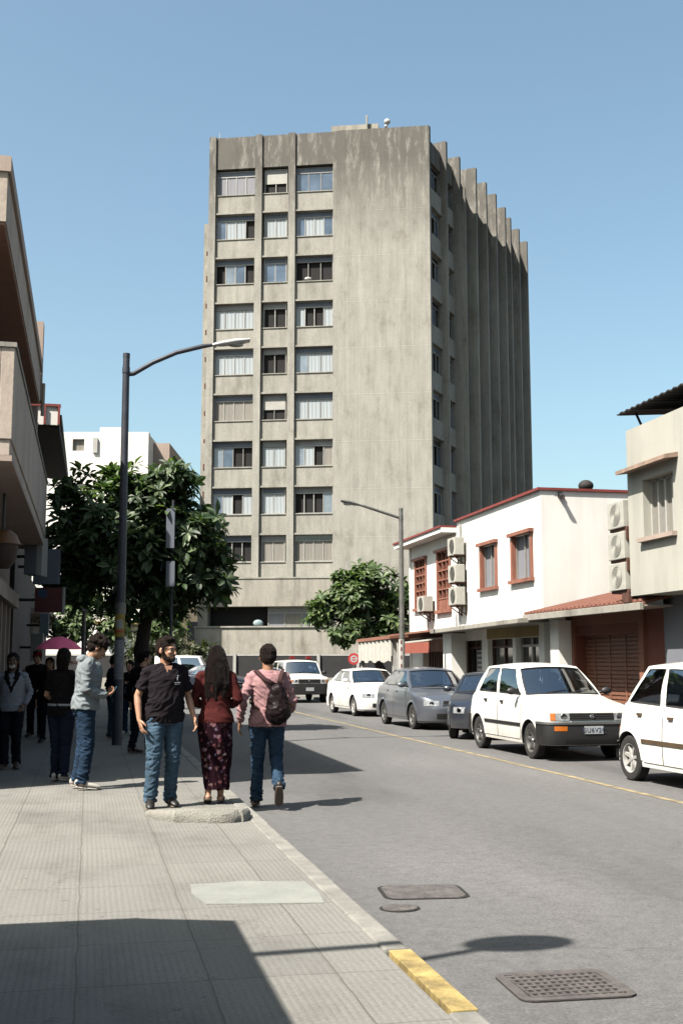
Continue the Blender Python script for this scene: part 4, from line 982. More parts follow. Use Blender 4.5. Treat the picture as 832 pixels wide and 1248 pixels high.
mat('seat_cloth', (.045, .05, .065), .9, .2, 5, 0); mat('interior_dark', (.03, .03, .035), .8, .3, 3, 0)
mat('plate', (.58, .60, .62), .5, .1, 5, 0); mat('plate_ink', (.05, .07, .14), .6, .1, 5, 0); mat('handle_brown', (.13, .085, .05), .5, .2, 5, 0)
mat('tail_red', (.35, .02, .02), .25, .2, 12, 0, spec=.6)

def make_car(name, label, cat, loc, rz, sp, group='cars parked and driving on the right side of the road'):
    t_ = thing(name, label, cat, (loc[0], loc[1], ROADZ), rz, group)
    L, W, H = sp['L'], sp['W'], sp['H']; R = sp.get('R', .30); fo = sp['fo']; wb = sp['wb']; pt = sp['paint']; ba = 1
    Ra = R+.06; tc = (fo, fo+wb); pf, pr_ = sp.get('pf', 3.2), sp.get('pr', 3.4); rf, rr_ = sp.get('rf', .62), sp.get('rr', .5)
    # top outline, smoothed
    TP = sp['top']
    def lin(P, x):
        if x <= P[0][0]: return P[0][1]
        for (a, b_), (c, d) in zip(P, P[1:]):
            if x <= c: return b_+(d-b_)*(x-a)/(c-a)
        return P[-1][1]
    def top(t): return sum(lin(TP, t+d) for d in (-.08, -.04, 0, .04, .08))/5
    zb0 = sp.get('sill', .21)
    def bot(t):
        for c in tc:
            if abs(t-c) < Ra: return max(zb0, R+sqrt(max(0, Ra*Ra-(t-c)**2)))
        if t < tc[0]-Ra: return sp.get('chin', .22)
        return zb0
    # plan table
    tab = []
    for i in range(25):
        f = sin(pi/2*i/24)*.985; tab.append((rf*(1-(1-f**pf)**(1/pf)), f))
    t0, f0 = tab[-1]; tail = []
    for i in range(25):
        f = sin(pi/2*i/24)*.985; tail.append((L-rr_*(1-(1-f**pr_)**(1/pr_)), f))
    tail = tail[::-1]; t1, f1 = tail[0]
    st = sorted({t0+.02+(t1-t0-.04)*i/46 for i in range(47)} | {c+Ra*cos(pi*k/16) for c in tc for k in range(17)} | {c+s_*(Ra+.002) for c in tc for s_ in (-1, 1)})
    tab += [(x, .985+.015*sin(pi*(x-t0)/(t1-t0))) for x in st if t0 < x < t1]+tail
    arc = [0]
    for (a, f), (c, g) in zip(tab, tab[1:]): arc.append(arc[-1]+hypot(c-a, (g-f)*W/2))
    def tf(s):
        s = min(max(s, 0), arc[-1]); lo, hi = 0, len(arc)-1
        while hi-lo > 1:
            m_ = (lo+hi)//2
            if arc[m_] <= s: lo = m_
            else: hi = m_
        k = (s-arc[lo])/max(1e-9, arc[hi]-arc[lo]); a, c = tab[lo], tab[hi]
        return a[0]+(c[0]-a[0])*k, a[1]+(c[1]-a[1])*k
    def s_t(t):   # arc position for station t on the flank
        lo, hi = 0, arc[-1]
        for _ in range(40):
            m_ = (lo+hi)/2
            if tf(m_)[0] < t: lo = m_
            else: hi = m_
        return lo
    zm = sp.get('zm', .52)
    def sec(z, tp):
        q = 1-.055*max(0, (z-zm)/.5)**2-.03*max(0, (zm-z)/.35)**2
        return q-max(0, (z-(tp-.07))/.07)**2*.035
    lf, lr = sp.get('lean_f', .10), sp.get('lean_r', .10)
    def base(s, z):
        t, f = tf(s); tp = top(t); x = W/2*f*sec(z, tp)
        y = t-L/2
        y += (lf*max(0, z-zm)/.35+.12*max(0, (.38-z)/.2)**1.0*.4)*max(0, 1-t/.5)
        y -= (lr*max(0, z-.62)/.35+.05*max(0, (.38-z)/.2))*max(0, 1-(L-t)/.5)
        return x, y
    def S(s, z, off=0, side=1):
        if s < 0: return S(-s, z, off, -side)
        x, y = base(s, z)
        a, c = base(max(0, s-.02), z), base(min(arc[-1], s+.02), z); dx, dy = c[0]-a[0], c[1]-a[1]; l_ = hypot(dx, dy) or 1
        nx, ny = dy/l_, -dx/l_
        if s < .01: nx, ny = 0, -1
        if s > arc[-1]-.01: nx, ny = 0, 1
        return V((side*(x+nx*off), y+ny*off, z))
    mw = Matrix.Translation(t_.location) @ t_.rotation_euler.to_matrix().to_4x4()
    def fin(mb, nm, m, parent=None, smooth=35, **k):
        mb.v = [mw @ v for v in mb.v]; return mb.build(nm, m, parent or t_, smooth=smooth, **k)
    # ---- lower shell
    g = sp['gh']; body = MB(); inter = MB(); NZ = 11
    for side in (1, -1):
        P = []
        for s in arc:
            t, _ = tf(s); z0, z1 = bot(t), top(t)
            P.append([S(s, z0+(z1-z0)*(k/NZ)**.9, 0, side) for k in range(NZ+1)])
        body.grid(P)
    NX = 12; crown = .035
    def topP(s, gg, dz=0):
        t, _ = tf(s); z = top(t); e = S(s, z); fr_ = min(1, t/.3, (L-t)/.3)
        return V((e.x*gg, e.y, z+crown*fr_*(1-gg*gg)+dz))
    for a, c in zip(arc, arc[1:]):
        ta, tc_ = tf(a)[0], tf(c)[0]
        cab = ta > g['tb0']+.02 and tc_ < g['tb1']-.02
        for k in range(NX):
            g0, g1 = -1+2*k/NX, -1+2*(k+1)/NX
            if cab and 0 < k < NX-1: inter.add([topP(a, g0, -.12), topP(a, g1, -.12), topP(c, g1, -.12), topP(c, g0, -.12)], [(0, 1, 2, 3)])
            else: body.add([topP(a, g0), topP(a, g1), topP(c, g1), topP(c, g0)], [(0, 1, 2, 3)])
    # lip strips round the arches
    for c in tc:
        for side in (1, -1):
            P = []
            for k in range(17):
                a = pi*k/16; t = c+Ra*cos(a); z = R+Ra*sin(a)
                if z < zb0: continue
                s = s_t(t); P.append([S(s, z, .004, side), S(s, z, .012, side), S(s_t(c+(Ra+.03)*cos(a)), R+(Ra+.03)*sin(a), .010, side), S(s_t(c+(Ra+.045)*cos(a)), R+(Ra+.045)*sin(a), .0, side)])
            body.grid(P)
    fin(body, 'body', pt, merge=.0008)
    # ---- greenhouse
    zr = H-.055; xr = sp.get('xr', W/2*.74)
    def gp(v, kind, a):
        """v 0 base..1 roof; kind side/front/rear; a position"""
        if kind == 'side':
            tb = g['tb0']+(g['tb1']-g['tb0'])*a; tr = g['tr0']+(g['tr1']-g['tr0'])*a
            s = s_t(tb); z0 = top(tb)-.01; e = S(s, z0); x0 = e.x-.015; y0 = e.y
            x1 = xr*(1-.05*abs(2*a-1)**3); y1 = tr-L/2; z1 = zr-.02*abs(2*a-1)**2
            return V((x0+(x1-x0)*v+.028*sin(pi*v), y0+(y1-y0)*v, z0+(z1-z0)*v))
        f = kind == 'front'; c0 = gp(v, 'side', 0 if f else 1); bow = (-.16 if f else .12)*(1-.45*v)
        return V((c0.x*a, c0.y+bow*(1-a*a), c0.z+(.045 if v > .5 else .025)*(1-a*a)*(v if v > .5 else 1)))
    LV = [0, .07, .3, .5, .7, .90, 1]; gh = MB(); 
    def piece(kind, a0, a1, i0, i1, side, n=6):
        q = []
        for k in range(n+1):
            a = a0+(a1-a0)*k/n; row = []
            for i in range(i0, i1+1):
                p_ = gp(LV[i], kind, a); p_.x *= side; row.append(p_)
            q.append(row)
        return q
    glass_parts = []
    for side in (1, -1):
        for seg in sp['side']:
            a0, a1, ty = seg
            if ty == 'P': gh.grid(piece('side', a0, a1, 0, 6, side, 2))
            else:
                gh.grid(piece('side', a0, a1, 0, 1, side)); gh.grid(piece('side', a0, a1, 5, 6, side))
                q = MB(); q.grid(piece('side', a0, a1, 1, 5, side)); glass_parts.append(('side_window', q))
    for kind, nm in (('front', 'windshield'), ('rear', 'rear_window')):
        e = .93
        for a0, a1 in ((-1, -e), (e, 1)): gh.grid(piece(kind, a0, a1, 0, 6, 1, 1))
        gh.grid(piece(kind, -e, e, 0, 1, 1, 12)); gh.grid(piece(kind, -e, e, 5, 6, 1, 12))
        q = MB(); q.grid(piece(kind, -e, e, 1, 5, 1, 12)); glass_parts.append((nm, q))
        # rubber surround
        r_ = MB(); pts = [gp(.07, kind, -e+2*e*k/12) for k in range(13)]+[gp(.9, kind, e-2*e*k/12) for k in range(13)]; pts.append(pts[0])
        o_ = V((0, -.008 if kind == 'front' else .008, .004)); r_.tube([p_+o_ for p_ in pts], [.011]*len(pts), 5); fin(r_, 'window_seal', 'seam')
    roof = []
    for i in range(13):
        a = i/12; row = []
        for k in range(13):
            gg = -1+2*k/12; f = gp(1, 'front', gg); r = gp(1, 'rear', gg); sd = gp(1, 'side', a)
            y = f.y+(r.y-f.y)*a
            row.append(V((sd.x*gg, y, sd.z+.045*(1-gg*gg)+.012*sin(pi*a)*(1-gg*gg))))
        roof.append(row)
    gh.grid(roof); fin(gh, 'roof', pt, merge=.0015)
    for nm, q in glass_parts: fin(q, nm, 'car_glass')
    for side in (1, -1):  # door glass seals
        r_ = MB()
        for a0, a1, ty in sp['side']:
            if ty == 'P': continue
            pts = [gp(.07, 'side', a0+(a1-a0)*k/6) for k in range(7)]+[gp(.9, 'side', a1-(a1-a0)*k/6) for k in range(7)]; pts.append(pts[0])
            r_.tube([V((side*(p_.x+.005), p_.y, p_.z)) for p_ in pts], [.009]*len(pts), 5)
        fin(r_, 'window_seal', 'seam')
    # ---- interior
    inter.box(-W*.38, W*.38, g['tb0']-L/2+.1, g['tb0']-L/2+.42, top(g['tb0'])-.16, top(g['tb0'])-.035)
    fin(inter, 'interior', 'interior_dark')
    ys = g['tr0']-L/2+.42
    for yy, xs in ((ys, (-.34, .34)), (ys+.95, (-.34, .34))):
        if yy > g['tr1']-L/2: continue
        for x in xs:
            q = MB(); q.ell((x*W/1.65, yy+.05, H-.62), (.24, .09, .32)); q.ell((x*W/1.65, yy+.08, H-.26), (.12, .05, .085)); fin(q, 'seat', 'seat_cloth')
    q = MB(); th_ = [V((-.36+.17*cos(2*pi*k/16), g['tb0']-L/2+.5+.06*sin(2*pi*k/16), top(1.2)+.0+.16*sin(2*pi*k/16))) for k in range(17)]; q.tube(th_, [.014]*17, 5); fin(q, 'steering_wheel', 'bumper_black')
    # ---- patches on the skin
    def patch(s0, s1, z0, z1, off, side=1, ns=None, nz=3, zf=None):
        ns = ns or max(2, int(abs(s1-s0)/.05)); P = []
        for i in range(ns+1):
            s = s0+(s1-s0)*i/ns; a, c = (z0, z1) if not zf else zf(i/ns, z0, z1)
            P.append([S(s, a+(c-a)*k/nz, off, side) for k in range(nz+1)])
        return P
    def slab(mb, s0, s1, z0, z1, off, side=1, zf=None, d=.03, **k):
        A = patch(s0, s1, z0, z1, off, side, zf=zf, **k); B = patch(s0, s1, z0, z1, off-d, side, zf=zf, **k)
        mb.grid(A)
        for X, Y in ((A[0], B[0]), (A[-1], B[-1]), ([r[0] for r in A], [r[0] for r in B]), ([r[-1] for r in A], [r[-1] for r in B])): mb.grid([X, Y])
    for side in (1, -1):
        for (d0, d1, zt_) in sp['doors']:
            z0 = zb0+.06; 
            def lim(k, a, c, d0=d0, d1=d1):
                t = d0+(d1-d0)*k; 
                lo = a
                for w_ in tc:
                    if abs(t-w_) < Ra+.05: lo = max(lo, R+sqrt(max(0, (Ra+.05)**2-(t-w_)**2)))
                return lo, top(t)-.02
            q = MB(); q.grid(patch(s_t(d0)-.007, s_t(d1)+.007, z0-.007, 1, .0025, side, 22, 6, lim)); fin(q, 'door_seam', 'seam')
            q = MB(); q.grid(patch(s_t(d0)+.002, s_t(d1)-.002, z0+.004, 1, .0045, side, 22, 6, lim)); d_ = fin(q, 'door', pt)
            h_ = MB(); sh = s_t(d1-.17); zt2 = top(d1)-.13; slab(h_, sh-.09, sh+.03, zt2-.018, zt2+.018, .03, side, nz=1); fin(h_, 'handle', sp.get('handle', 'bumper_black'), d_)
        if sp.get('strip'):
            q = MB(); z = sp['strip']
            slab(q, s_t(tc[0]+Ra+.03), s_t(tc[1]-Ra-.03), z-.028, z+.028, .016, side, nz=1); fin(q, 'side_moulding', sp.get('strip_m', 'bumper_black'))
        q = MB(); p_ = gp(.07, 'side', .03); p_.x *= side; m_ = V((side*(W/2+.09), p_.y+.02, top(g['tb0'])+.09))
        q.tube([V((side*(W/2-.06), p_.y+.04, m_.z-.03)), m_+V((-side*.06, 0, -.02))], [.025, .02], 6)
        q.ell(m_, (.10, .05, .065)); mo = fin(q, 'mirror', sp.get('mirror', 'bumper_black'), smooth=True)
        q = MB(); q.ell(m_+V((0, .035, 0)), (.085, .02, .052)); fin(q, 'mirror_glass', 'chrome', mo, smooth=True)
    # bumpers
    bz = sp.get('bump', (.28, .50)); bm_ = sp.get('bm', 'bumper_black'); sF = s_t(fo-Ra-.015)
    q = MB(); slab(q, -sF, sF, bz[0], bz[1], sp.get('boff', .045), 1, ns=60, nz=4, d=.08); fb_ = fin(q, 'front_bumper', bm_)
    q = MB(); sr0 = s_t(tc[1]+Ra+.015); 
    for side in (1, -1): slab(q, sr0, arc[-1], bz[0], bz[1], sp.get('boff', .045), side, ns=34, nz=4, d=.08)
    fin(q, 'rear_bumper', bm_)
    if sp.get('ridge'):
        z0, z1 = sp['ridge']; q = MB(); slab(q, -sF+.02, sF-.02, z0, z1, sp.get('boff', .045)+.014, 1, ns=50, nz=1, d=.03); fin(q, 'bumper_ridge', 'bumper_grey', fb_)
        q = MB(); q.grid(patch(-.5, .5, .31, .40, sp.get('boff', .045)+.003, 1, 20)); fin(q, 'lower_intake', 'unlit_dark', fb_)
    if sp.get('intake'):
        z0, z1 = sp['intake']; q = MB(); q.grid(patch(-.42, .42, z0, z1, sp.get('boff', .045)+.004, 1, 24)); fin(q, 'air_intake', 'unlit_dark', fb_)
    # lights, grille
    hz0, hz1, hx0, hx1 = sp['head']
    for side in (1, -1):
        q = MB(); slab(q, hx0, hx1, hz0, hz1, .012, side, zf=sp.get('hzf')); hl_ = fin(q, 'headlight', 'headlight_glass')
        q = MB(); c_ = S((hx0+hx1)/2-.02, (hz0+hz1)/2, .014, side); q.lathe(c_, (S((hx0+hx1)/2, .6, .1, side)-S((hx0+hx1)/2, .6, 0, side)), [(.001, .001), (.05, .004), (.055, 0)], 14); fin(q, 'lamp_bulb', 'chrome', hl_)
        if sp.get('corner'):
            a, c = sp['corner']; q = MB(); slab(q, a, c, hz0, hz1, .013, side); fin(q, 'indicator', 'amber')
        if sp.get('bumper_lamp'):
            a, c, z0, z1 = sp['bumper_lamp']; q = MB(); slab(q, a, c, z0, z1, sp.get('boff', .045)+.006, side, nz=1, d=.02); fin(q, 'bumper_indicator', 'amber')
        q = MB(); zt_ = top(L-.2); 
        slab(q, arc[-1]-.62, arc[-1]-.30, zt_-.28, zt_-.12, .010, side); fin(q, 'tail_light', 'tail_red')
    gz0, gz1, gx = sp['grille']; q = MB(); q.grid(patch(-gx, gx, gz0, gz1, .006, 1, 20)); gr_ = fin(q, 'grille', 'bumper_black')
    q = MB()
    for i in range(sp.get('slats', 3)):
        z = gz0+(gz1-gz0)*(i+.5)/sp.get('slats', 3); slab(q, -gx+.01, gx-.01, z-.006, z+.006, .020, 1, ns=16, nz=1, d=.012)
    fin(q, 'grille_bars', sp.get('slat_m', 'seam'), gr_)
    if sp.get('grille_rim'):
        q = MB(); pts = [S(-gx+2*gx*k/12, gz0, .015) for k in range(13)]+[S(gx-2*gx*k/12, gz1, .015) for k in range(13)]; pts.append(pts[0]); q.tube(pts, [.012]*len(pts), 6); fin(q, 'grille_rim', 'chrome', gr_)
    q = MB(); ez = (gz0+gz1)/2; c_ = S(0, ez, .022); q.ell(c_, (.052, .012, .04))
    for k in range(3): q.ell(c_+V((.022*cos(2.1*k+1.57), -.012, .018*sin(2.1*k+1.57))), (.016, .008, .016), n=8, m=6)
    fin(q, 'emblem', 'chrome', gr_, smooth=True)
    # number plate
    pz = sp.get('plate', (.30, .42)); pw = .165; po = sp.get('boff', .045)+.012
    q = MB(); slab(q, -pw, pw, pz[0], pz[1], po, 1, ns=2, nz=1, d=.012); pl_ = fin(q, 'number_plate', 'plate')
    if sp.get('text'):
        tx = sp['text']; cu = bpy.data.curves.new('txt', 'FONT'); cu.body = tx; cu.size = .105; cu.align_x = 'CENTER'; cu.extrude = .002; cu.space_character = 1.1
        to = bpy.data.objects.new('txt', cu); C.objects.link(to); me = bpy.data.meshes.new_from_object(to.evaluated_get(bpy.context.evaluated_depsgraph_get())); bpy.data.objects.remove(to)
        c_ = S(0, (pz[0]+pz[1])/2, po+.002); me.transform(Matrix.Translation(c_+V((0, 0, -.037))) @ Matrix.Rotation(pi/2, 4, 'X'))
        me.materials.append(M['plate_ink']); oo_ = bpy.data.objects.new('plate_text', me); C.objects.link(oo_); oo_.parent = pl_
    # wipers
    q = MB()
    for x0, x1 in ((-.38, .10), (.12, .55)):
        a, c = gp(.08, 'front', x0/.8), gp(.20, 'front', x1/.8); q.tube([a+V((0, -.02, .01)), c+V((0, -.02, .01))], [.009, .006], 5)
    fin(q, 'wiper', 'bumper_black')
    # underbody + wheel housings
    q = MB(); q.box(-W/2*.86, W/2*.86, -L/2+.35, L/2-.3, zb0-.02, zb0+.10)
    for c in tc:
        q.box(-W/2*.62, W/2*.62, c-L/2-.4, c-L/2+.4, zb0, top(c)-.16)
    q.tube([(-W*.2, -L/2+.3, .2), (-W*.2, L/2-.15, .2)], [.03, .03], 6)
    fin(q, 'underbody', 'interior_dark')
    for c in tc:
        for side in (1, -1):
            q = MB(); P = []
            for k in range(15):
                a = pi*k/14; y = c-L/2+(Ra+.002)*cos(a); z = max(zb0, R+(Ra+.002)*sin(a)); P.append([V((side*(W/2-.012), y, z)), V((side*(W/2-.30), y, z))])
            q.grid(P); fin(q, 'wheel_housing', 'interior_dark')
            # wheel
            cx_ = side*(W/2-.022-.085); cc = V((cx_, c-L/2, R)); ax = V((side, 0, 0)); tw = .085
            q = MB(); q.lathe(cc, ax, [(R*.66, -tw), (R*.80, -tw*1.02), (R*.94, -tw*.95), (R, -tw*.72), (R*1.0, 0), (R, tw*.72), (R*.94, tw*.95), (R*.80, tw*1.02), (R*.66, tw*.93), (R*.64, tw*.5)], 36); wh = fin(q, 'wheel', 'tyre')
            q = MB(); q.lathe(cc, ax, [(R*.65, tw*.96), (R*.61, tw*.90), (R*.58, tw*.55), (R*.56, tw*.15)], 32)
            q.lathe(cc, ax, [(.001, tw*.72), (R*.13, tw*.70), (R*.17, tw*.5), (R*.18, 0)], 20)
            ns_ = sp.get('spokes', 6)
            if ns_ > 0:
                for k in range(ns_):
                    a = 2*pi*k/ns_+.3; d = V((0, cos(a), sin(a))); e = V((0, -sin(a), cos(a))); w0, w1 = R*.10, R*.085
                    p0, p1 = cc+d*R*.14, cc+d*R*.60; f0_, f1_ = ax*tw*.60, ax*tw*.74
                    q.hexa([p0-e*w0, p0+e*w0, p1+e*w1, p1-e*w1, p0-e*w0*.7+f0_, p0+e*w0*.7+f0_, p1+e*w1*.7+f1_, p1-e*w1*.7+f1_])
            else:
                q.lathe(cc, ax, [(R*.17, tw*.55), (R*.38, tw*.62), (R*.52, tw*.45), (R*.57, tw*.3)], 28)
            fin(q, 'rim', sp.get('rim', 'rim_silver'), wh)
            q = MB(); q.lathe(cc, ax, [(.001, tw*.1), (R*.62, tw*.1)], 20); fin(q, 'brake_disc', 'seam', wh)
    if sp.get('extra'): sp['extra'](t_, fin, S, gp, sp)
    return t_

hatch = dict(L=3.9, W=1.60, H=1.61, R=.30, fo=.76, wb=2.52, paint='paint_white', pf=5.2, rf=.5, pr=4.5, rr=.45, lean_f=.05, lean_r=.12,
    top=[(0, .83), (.08, .87), (.9, .98), (1.12, 1.03), (1.5, 1.04), (3.0, 1.06), (3.6, 1.06), (3.9, .98)], gh=dict(tb0=1.13, tb1=3.72, tr0=1.78, tr1=3.25),
    side=[(0, .05, 'P'), (.05, .44, 'G'), (.44, .50, 'P'), (.50, .86, 'G'), (.86, 1, 'P')], doors=[(1.16, 2.22, 1), (2.24, 3.05, 1)], strip=.55, bump=(.27, .64),
    head=(.665, .785, .40, .63), corner=(.635, .72), bumper_lamp=(.46, .66, .50, .575), grille=(.665, .785, .395), slats=4, plate=(.45, .575), text='GU6V2C', mirror='bumper_black',
    rim='rim_silver', spokes=5, zm=.60, boff=.05, handle='bumper_black', sill=.24, chin=.26, ridge=(.605, .64))
make_car('parked_hatchback', 'boxy white hatchback with black bumper and orange indicators, in front of the garage', 'car', (8.07, 19.80), R_(1.0), hatch)
near = dict(L=3.95, W=1.62, H=1.63, R=.305, fo=.78, wb=2.5, paint='paint_white_warm', pf=3.2, rf=.75, pr=2.9, rr=.75, lean_r=.30,
    top=[(0, .70), (.3, .80), (1.0, .95), (1.3, .99), (2.4, 1.02), (3.5, 1.05), (3.85, .98), (3.95, .92)], gh=dict(tb0=1.15, tb1=3.72, tr0=1.85, tr1=3.05),
    side=[(0, .05, 'P'), (.05, .46, 'G'), (.46, .525, 'P'), (.525, .86, 'G'), (.86, 1, 'P')], doors=[(1.2, 2.32, 1), (2.34, 3.15, 1)], strip=.56, strip_m='handle_brown', bump=(.25, .52), bm='paint_white_warm',
    head=(.58, .70, .40, .70), grille=(.60, .68, .3), slats=2, mirror='paint_white_warm', rim='rim_white', spokes=7, handle='handle_brown', boff=.02, sill=.22)
make_car('parked_hatchback', 'rounded white hatchback cut off by the right edge of the photo', 'car', (8.12, 13.62), R_(1.5), near)
sedan = dict(L=4.3, W=1.66, H=1.50, R=.30, fo=.80, wb=2.5, paint='paint_grey', pf=2.8, rf=.85, pr=3.0, rr=.6, lean_f=.12,
    top=[(0, .66), (.15, .76), (.9, .92), (1.2, .99), (2.4, 1.02), (3.5, 1.03), (4.1, .99), (4.3, .90)], gh=dict(tb0=1.12, tb1=3.68, tr0=1.85, tr1=2.95),
    side=[(0, .05, 'P'), (.05, .45, 'G'), (.45, .50, 'P'), (.50, .84, 'G'), (.84, 1, 'P')], doors=[(1.25, 2.3, 1), (2.32, 3.15, 1)], bump=(.22, .50), bm='paint_grey', boff=.02,
    head=(.575, .70, .36, .74), grille=(.60, .69, .27), slats=3, grille_rim=True, intake=(.27, .40), mirror='paint_grey', rim='rim_silver', spokes=6, handle='paint_grey', plate=(.40, .50), chin=.18)
make_car('parked_sedan', 'grey four door sedan with a chrome rimmed grille, behind the small dark car', 'car', (8.50, 28.78), R_(1.5), sedan)
dark = dict(hatch, L=3.4, wb=2.2, fo=.66, H=1.42, W=1.56, paint='paint_dark', pf=2.7, rf=.75, top=[(0, .62), (.15, .72), (.8, .90), (1.05, .96), (1.5, .98), (3.1, 1.0), (3.4, .9)], gh=dict(tb0=1.02, tb1=3.2, tr0=1.62, tr1=2.8),
    doors=[(1.1, 2.2, 1)], side=[(0, .05, 'P'), (.05, .52, 'G'), (.52, .58, 'P'), (.58, .86, 'G'), (.86, 1, 'P')], bump=(.24, .50), bm='paint_dark', boff=.02, ridge=None, corner=None, bumper_lamp=None, text=None, mirror='paint_dark', strip=None,
    head=(.55, .68, .38, .66), grille=(.57, .64, .28), slats=2, zm=.52, plate=(.34, .44))
make_car('parked_hatchback', 'small dark blue car mostly hidden behind the boxy white hatchback', 'car', (8.74, 24.62), R_(-25), dark)
w2 = dict(sedan, paint='paint_white_warm', bm='paint_white_warm', mirror='paint_white_warm', handle='paint_white_warm', grille_rim=False, grille=(.60, .68, .26), intake=(.28, .40), H=1.45, strip=None, rim='rim_white', plate=(.42, .50))
make_car('driving_sedan', 'white rounded sedan ahead of the grey sedan, half hidden by its front', 'car', (8.62, 35.9), R_(3), w2)
def jeep_extra(t_, fin, S, gp, sp):
    q = MB(); z = sp['H']+.03
    for x in (-.35, .35): q.box(x-.10, x+.10, -.42, -.30, z, z+.10)
    fin(q, 'roof_lamp', 'tail_red')
    q = MB(); q.box(-.6, .6, -.40, -.34, z-.03, z+.0); fin(q, 'roof_rack', 'bumper_black')
jeep = dict(hatch, ridge=None, L=4.1, W=1.72, H=1.74, R=.36, fo=.72, wb=2.5, paint='paint_white', pf=6, rf=.4, top=[(0, .98), (.1, 1.02), (1.0, 1.08), (1.2, 1.14), (3.9, 1.16), (4.1, 1.1)], gh=dict(tb0=1.15, tb1=4.0, tr0=1.6, tr1=3.85),
    corner=(.70, .76), bumper_lamp=None, bump=(.36, .78), boff=.07, head=(.82, .94, .48, .68), grille=(.80, .95, .46), slats=3, plate=(.48, .62), text=None, zm=.7, rim='rim_silver', chin=.4, sill=.34, extra=jeep_extra, strip=.72, xr=.70)
make_car('jeep', 'white off-road jeep with black bumper and red roof lamps, farthest on the right lane', 'jeep', (8.62, 48.1), R_(3), jeep)
p = at(57, 290, 840)
make_car('crossing_sedan', 'dark sedan on the cross street, glimpsed between the woman and the man with the backpack', 'car', (p.x-1.2, p.y), R_(78), dict(sedan, paint='paint_dark', bm='paint_dark', mirror='paint_dark', handle='paint_dark'), 'cars on the cross street')
p = at(60, 233, 830)
make_car('crossing_van', 'pale van on the cross street, seen above the dark shirted man', 'van', (p.x, p.y), R_(80), dict(jeep, extra=None, H=2.0, R=.32, chin=.25, sill=.25, bump=(.3, .5), boff=.03), 'cars on the cross street')
# ================================================================== PEOPLE
def cloth(name, c, var=.2, scale=6, rough=.9, bump=.3, fade=None):
    m = NT(name); a = m.ramp(m.noise(scale, m.vec(1, 1, .5), 5, .6), [(.3, 1-var*.7), (.7, 1+var*.45)])
    w_ = m.ramp(m.noise(260, None, 2), [(.3, .85), (.7, 1.1)])
    m.col(m.mul(m.mul(a, c), w_)); m.p.inputs['Roughness'].default_value = rough; m.p.inputs['Specular IOR Level'].default_value = .06
    m.bump(m.noise(22, m.vec(1, 1, .35), 5, .6), bump, .012); M[name] = m.m
cloth('jeans_blue', (.10, .165, .235), .45, 7); cloth('jeans_dark', (.030, .058, .105), .5, 9); cloth('jeans_mid', (.045, .085, .145), .6, 6)
cloth('cloth_black', (.013, .011, .013), .3, 6, bump=.5); cloth('polo_black', (.022, .017, .021), .25, 5, bump=.6)
cloth('knit_maroon', (.098, .022, .021), .25, 7); cloth('shirt_pink', (.52, .29, .30), .18, 8, bump=.7); cloth('hoodie_grey', (.29, .325, .345), .16, 6, bump=.7)
cloth('knit_pale', (.36, .37, .42), .16, 6, bump=.5); cloth('cloth_navy', (.018, .022, .045), .3, 6); cloth('cloth_pants', (.016, .015, .022), .3, 6)
cloth('pack_black', (.022, .013, .015), .4, 9, .42, .6); cloth('strap_brown', (.085, .045, .045), .3, 9); cloth('cap_red', (.22, .015, .02), .3, 9)
cloth('umbrella_lit_pink', (1.8, .34, .55), .12, 3, .6, .1); cloth('umbrella_shaded_pink', (1.2, .15, .32), .12, 3, .6, .1)  # sunlit and shaded sides of the umbrella painted as two pinks
mat('skin', (.62, .33, .21), .5, .14, 9, .12, spec=.35); mat('skin_tan', (.50, .25, .145), .5, .14, 9, .12, spec=.35); mat('skin_dark', (.20, .10, .06), .5, .14, 9, .12, spec=.35)
mat('hair_brown', (.038, .020, .014), .5, .85, 18, 1.0, stretch=(2, 2, .12), spec=.12, dist=.02); mat('hair_black', (.021, .012, .010), .45, .85, 16, 1.0, stretch=(2, 2, .12), spec=.09, dist=.02)
mat('shoe_black', (.016, .013, .012), .5, .3, 9, .2); mat('shoe_white', (.66, .62, .56), .7, .15, 9, .2); mat('shoe_brown', (.10, .05, .03), .6, .3, 9, .2); mat('sole_tan', (.26, .19, .15), .8, .3, 9, .3)
mat('eye_white', (.6, .58, .55), .3, .05, 5, 0); mat('eye_dark', (.02, .012, .01), .2, .1, 5, 0); mat('lip', (.30, .10, .08), .5, .1, 9, 0); mat('phone', (.02, .03, .045), .2, .1, 5, 0); mat('phone_case', (.10, .25, .36), .4, .1, 5, 0)
# floral skirt
def wv_(m):
    a = m.n('TexNoise'); a.inputs['Scale'].default_value = 24; m.l(m.tc.outputs['Object'], a.inputs['Vector'])
    x = m.n('MixRGB', blend_type='ADD'); x.inputs[0].default_value = .06; m.l(m.tc.outputs['Object'], x.inputs[1]); m.l(a.outputs['Color'], x.inputs[2]); return x.outputs[0]
m = NT('skirt_floral')
vo = m.n('TexVoronoi'); vo.inputs['Scale'].default_value = 15; m.l(wv_(m), vo.inputs['Vector'])
vo2 = m.n('TexVoronoi'); vo2.inputs['Scale'].default_value = 31; m.l(m.tc.outputs['Object'], vo2.inputs['Vector'])
sel = m.n('SeparateColor'); m.l(vo.outputs['Color'], sel.inputs[0])
petal = m.ramp(sel.outputs[0], [(0, (.34, .20, .22)), (.35, (.20, .05, .06)), (.6, (.24, .19, .28)), (.8, (.13, .035, .045)), (1, (.55, .45, .40))])
c = m.mixf(m.ramp(vo.outputs['Distance'], [(.22, 1), (.36, 0)]), (.022, .007, .012), petal)
c = m.mixf(m.ramp(vo2.outputs['Distance'], [(.12, 1), (.22, 0)]), c, (.16, .08, .09)); 
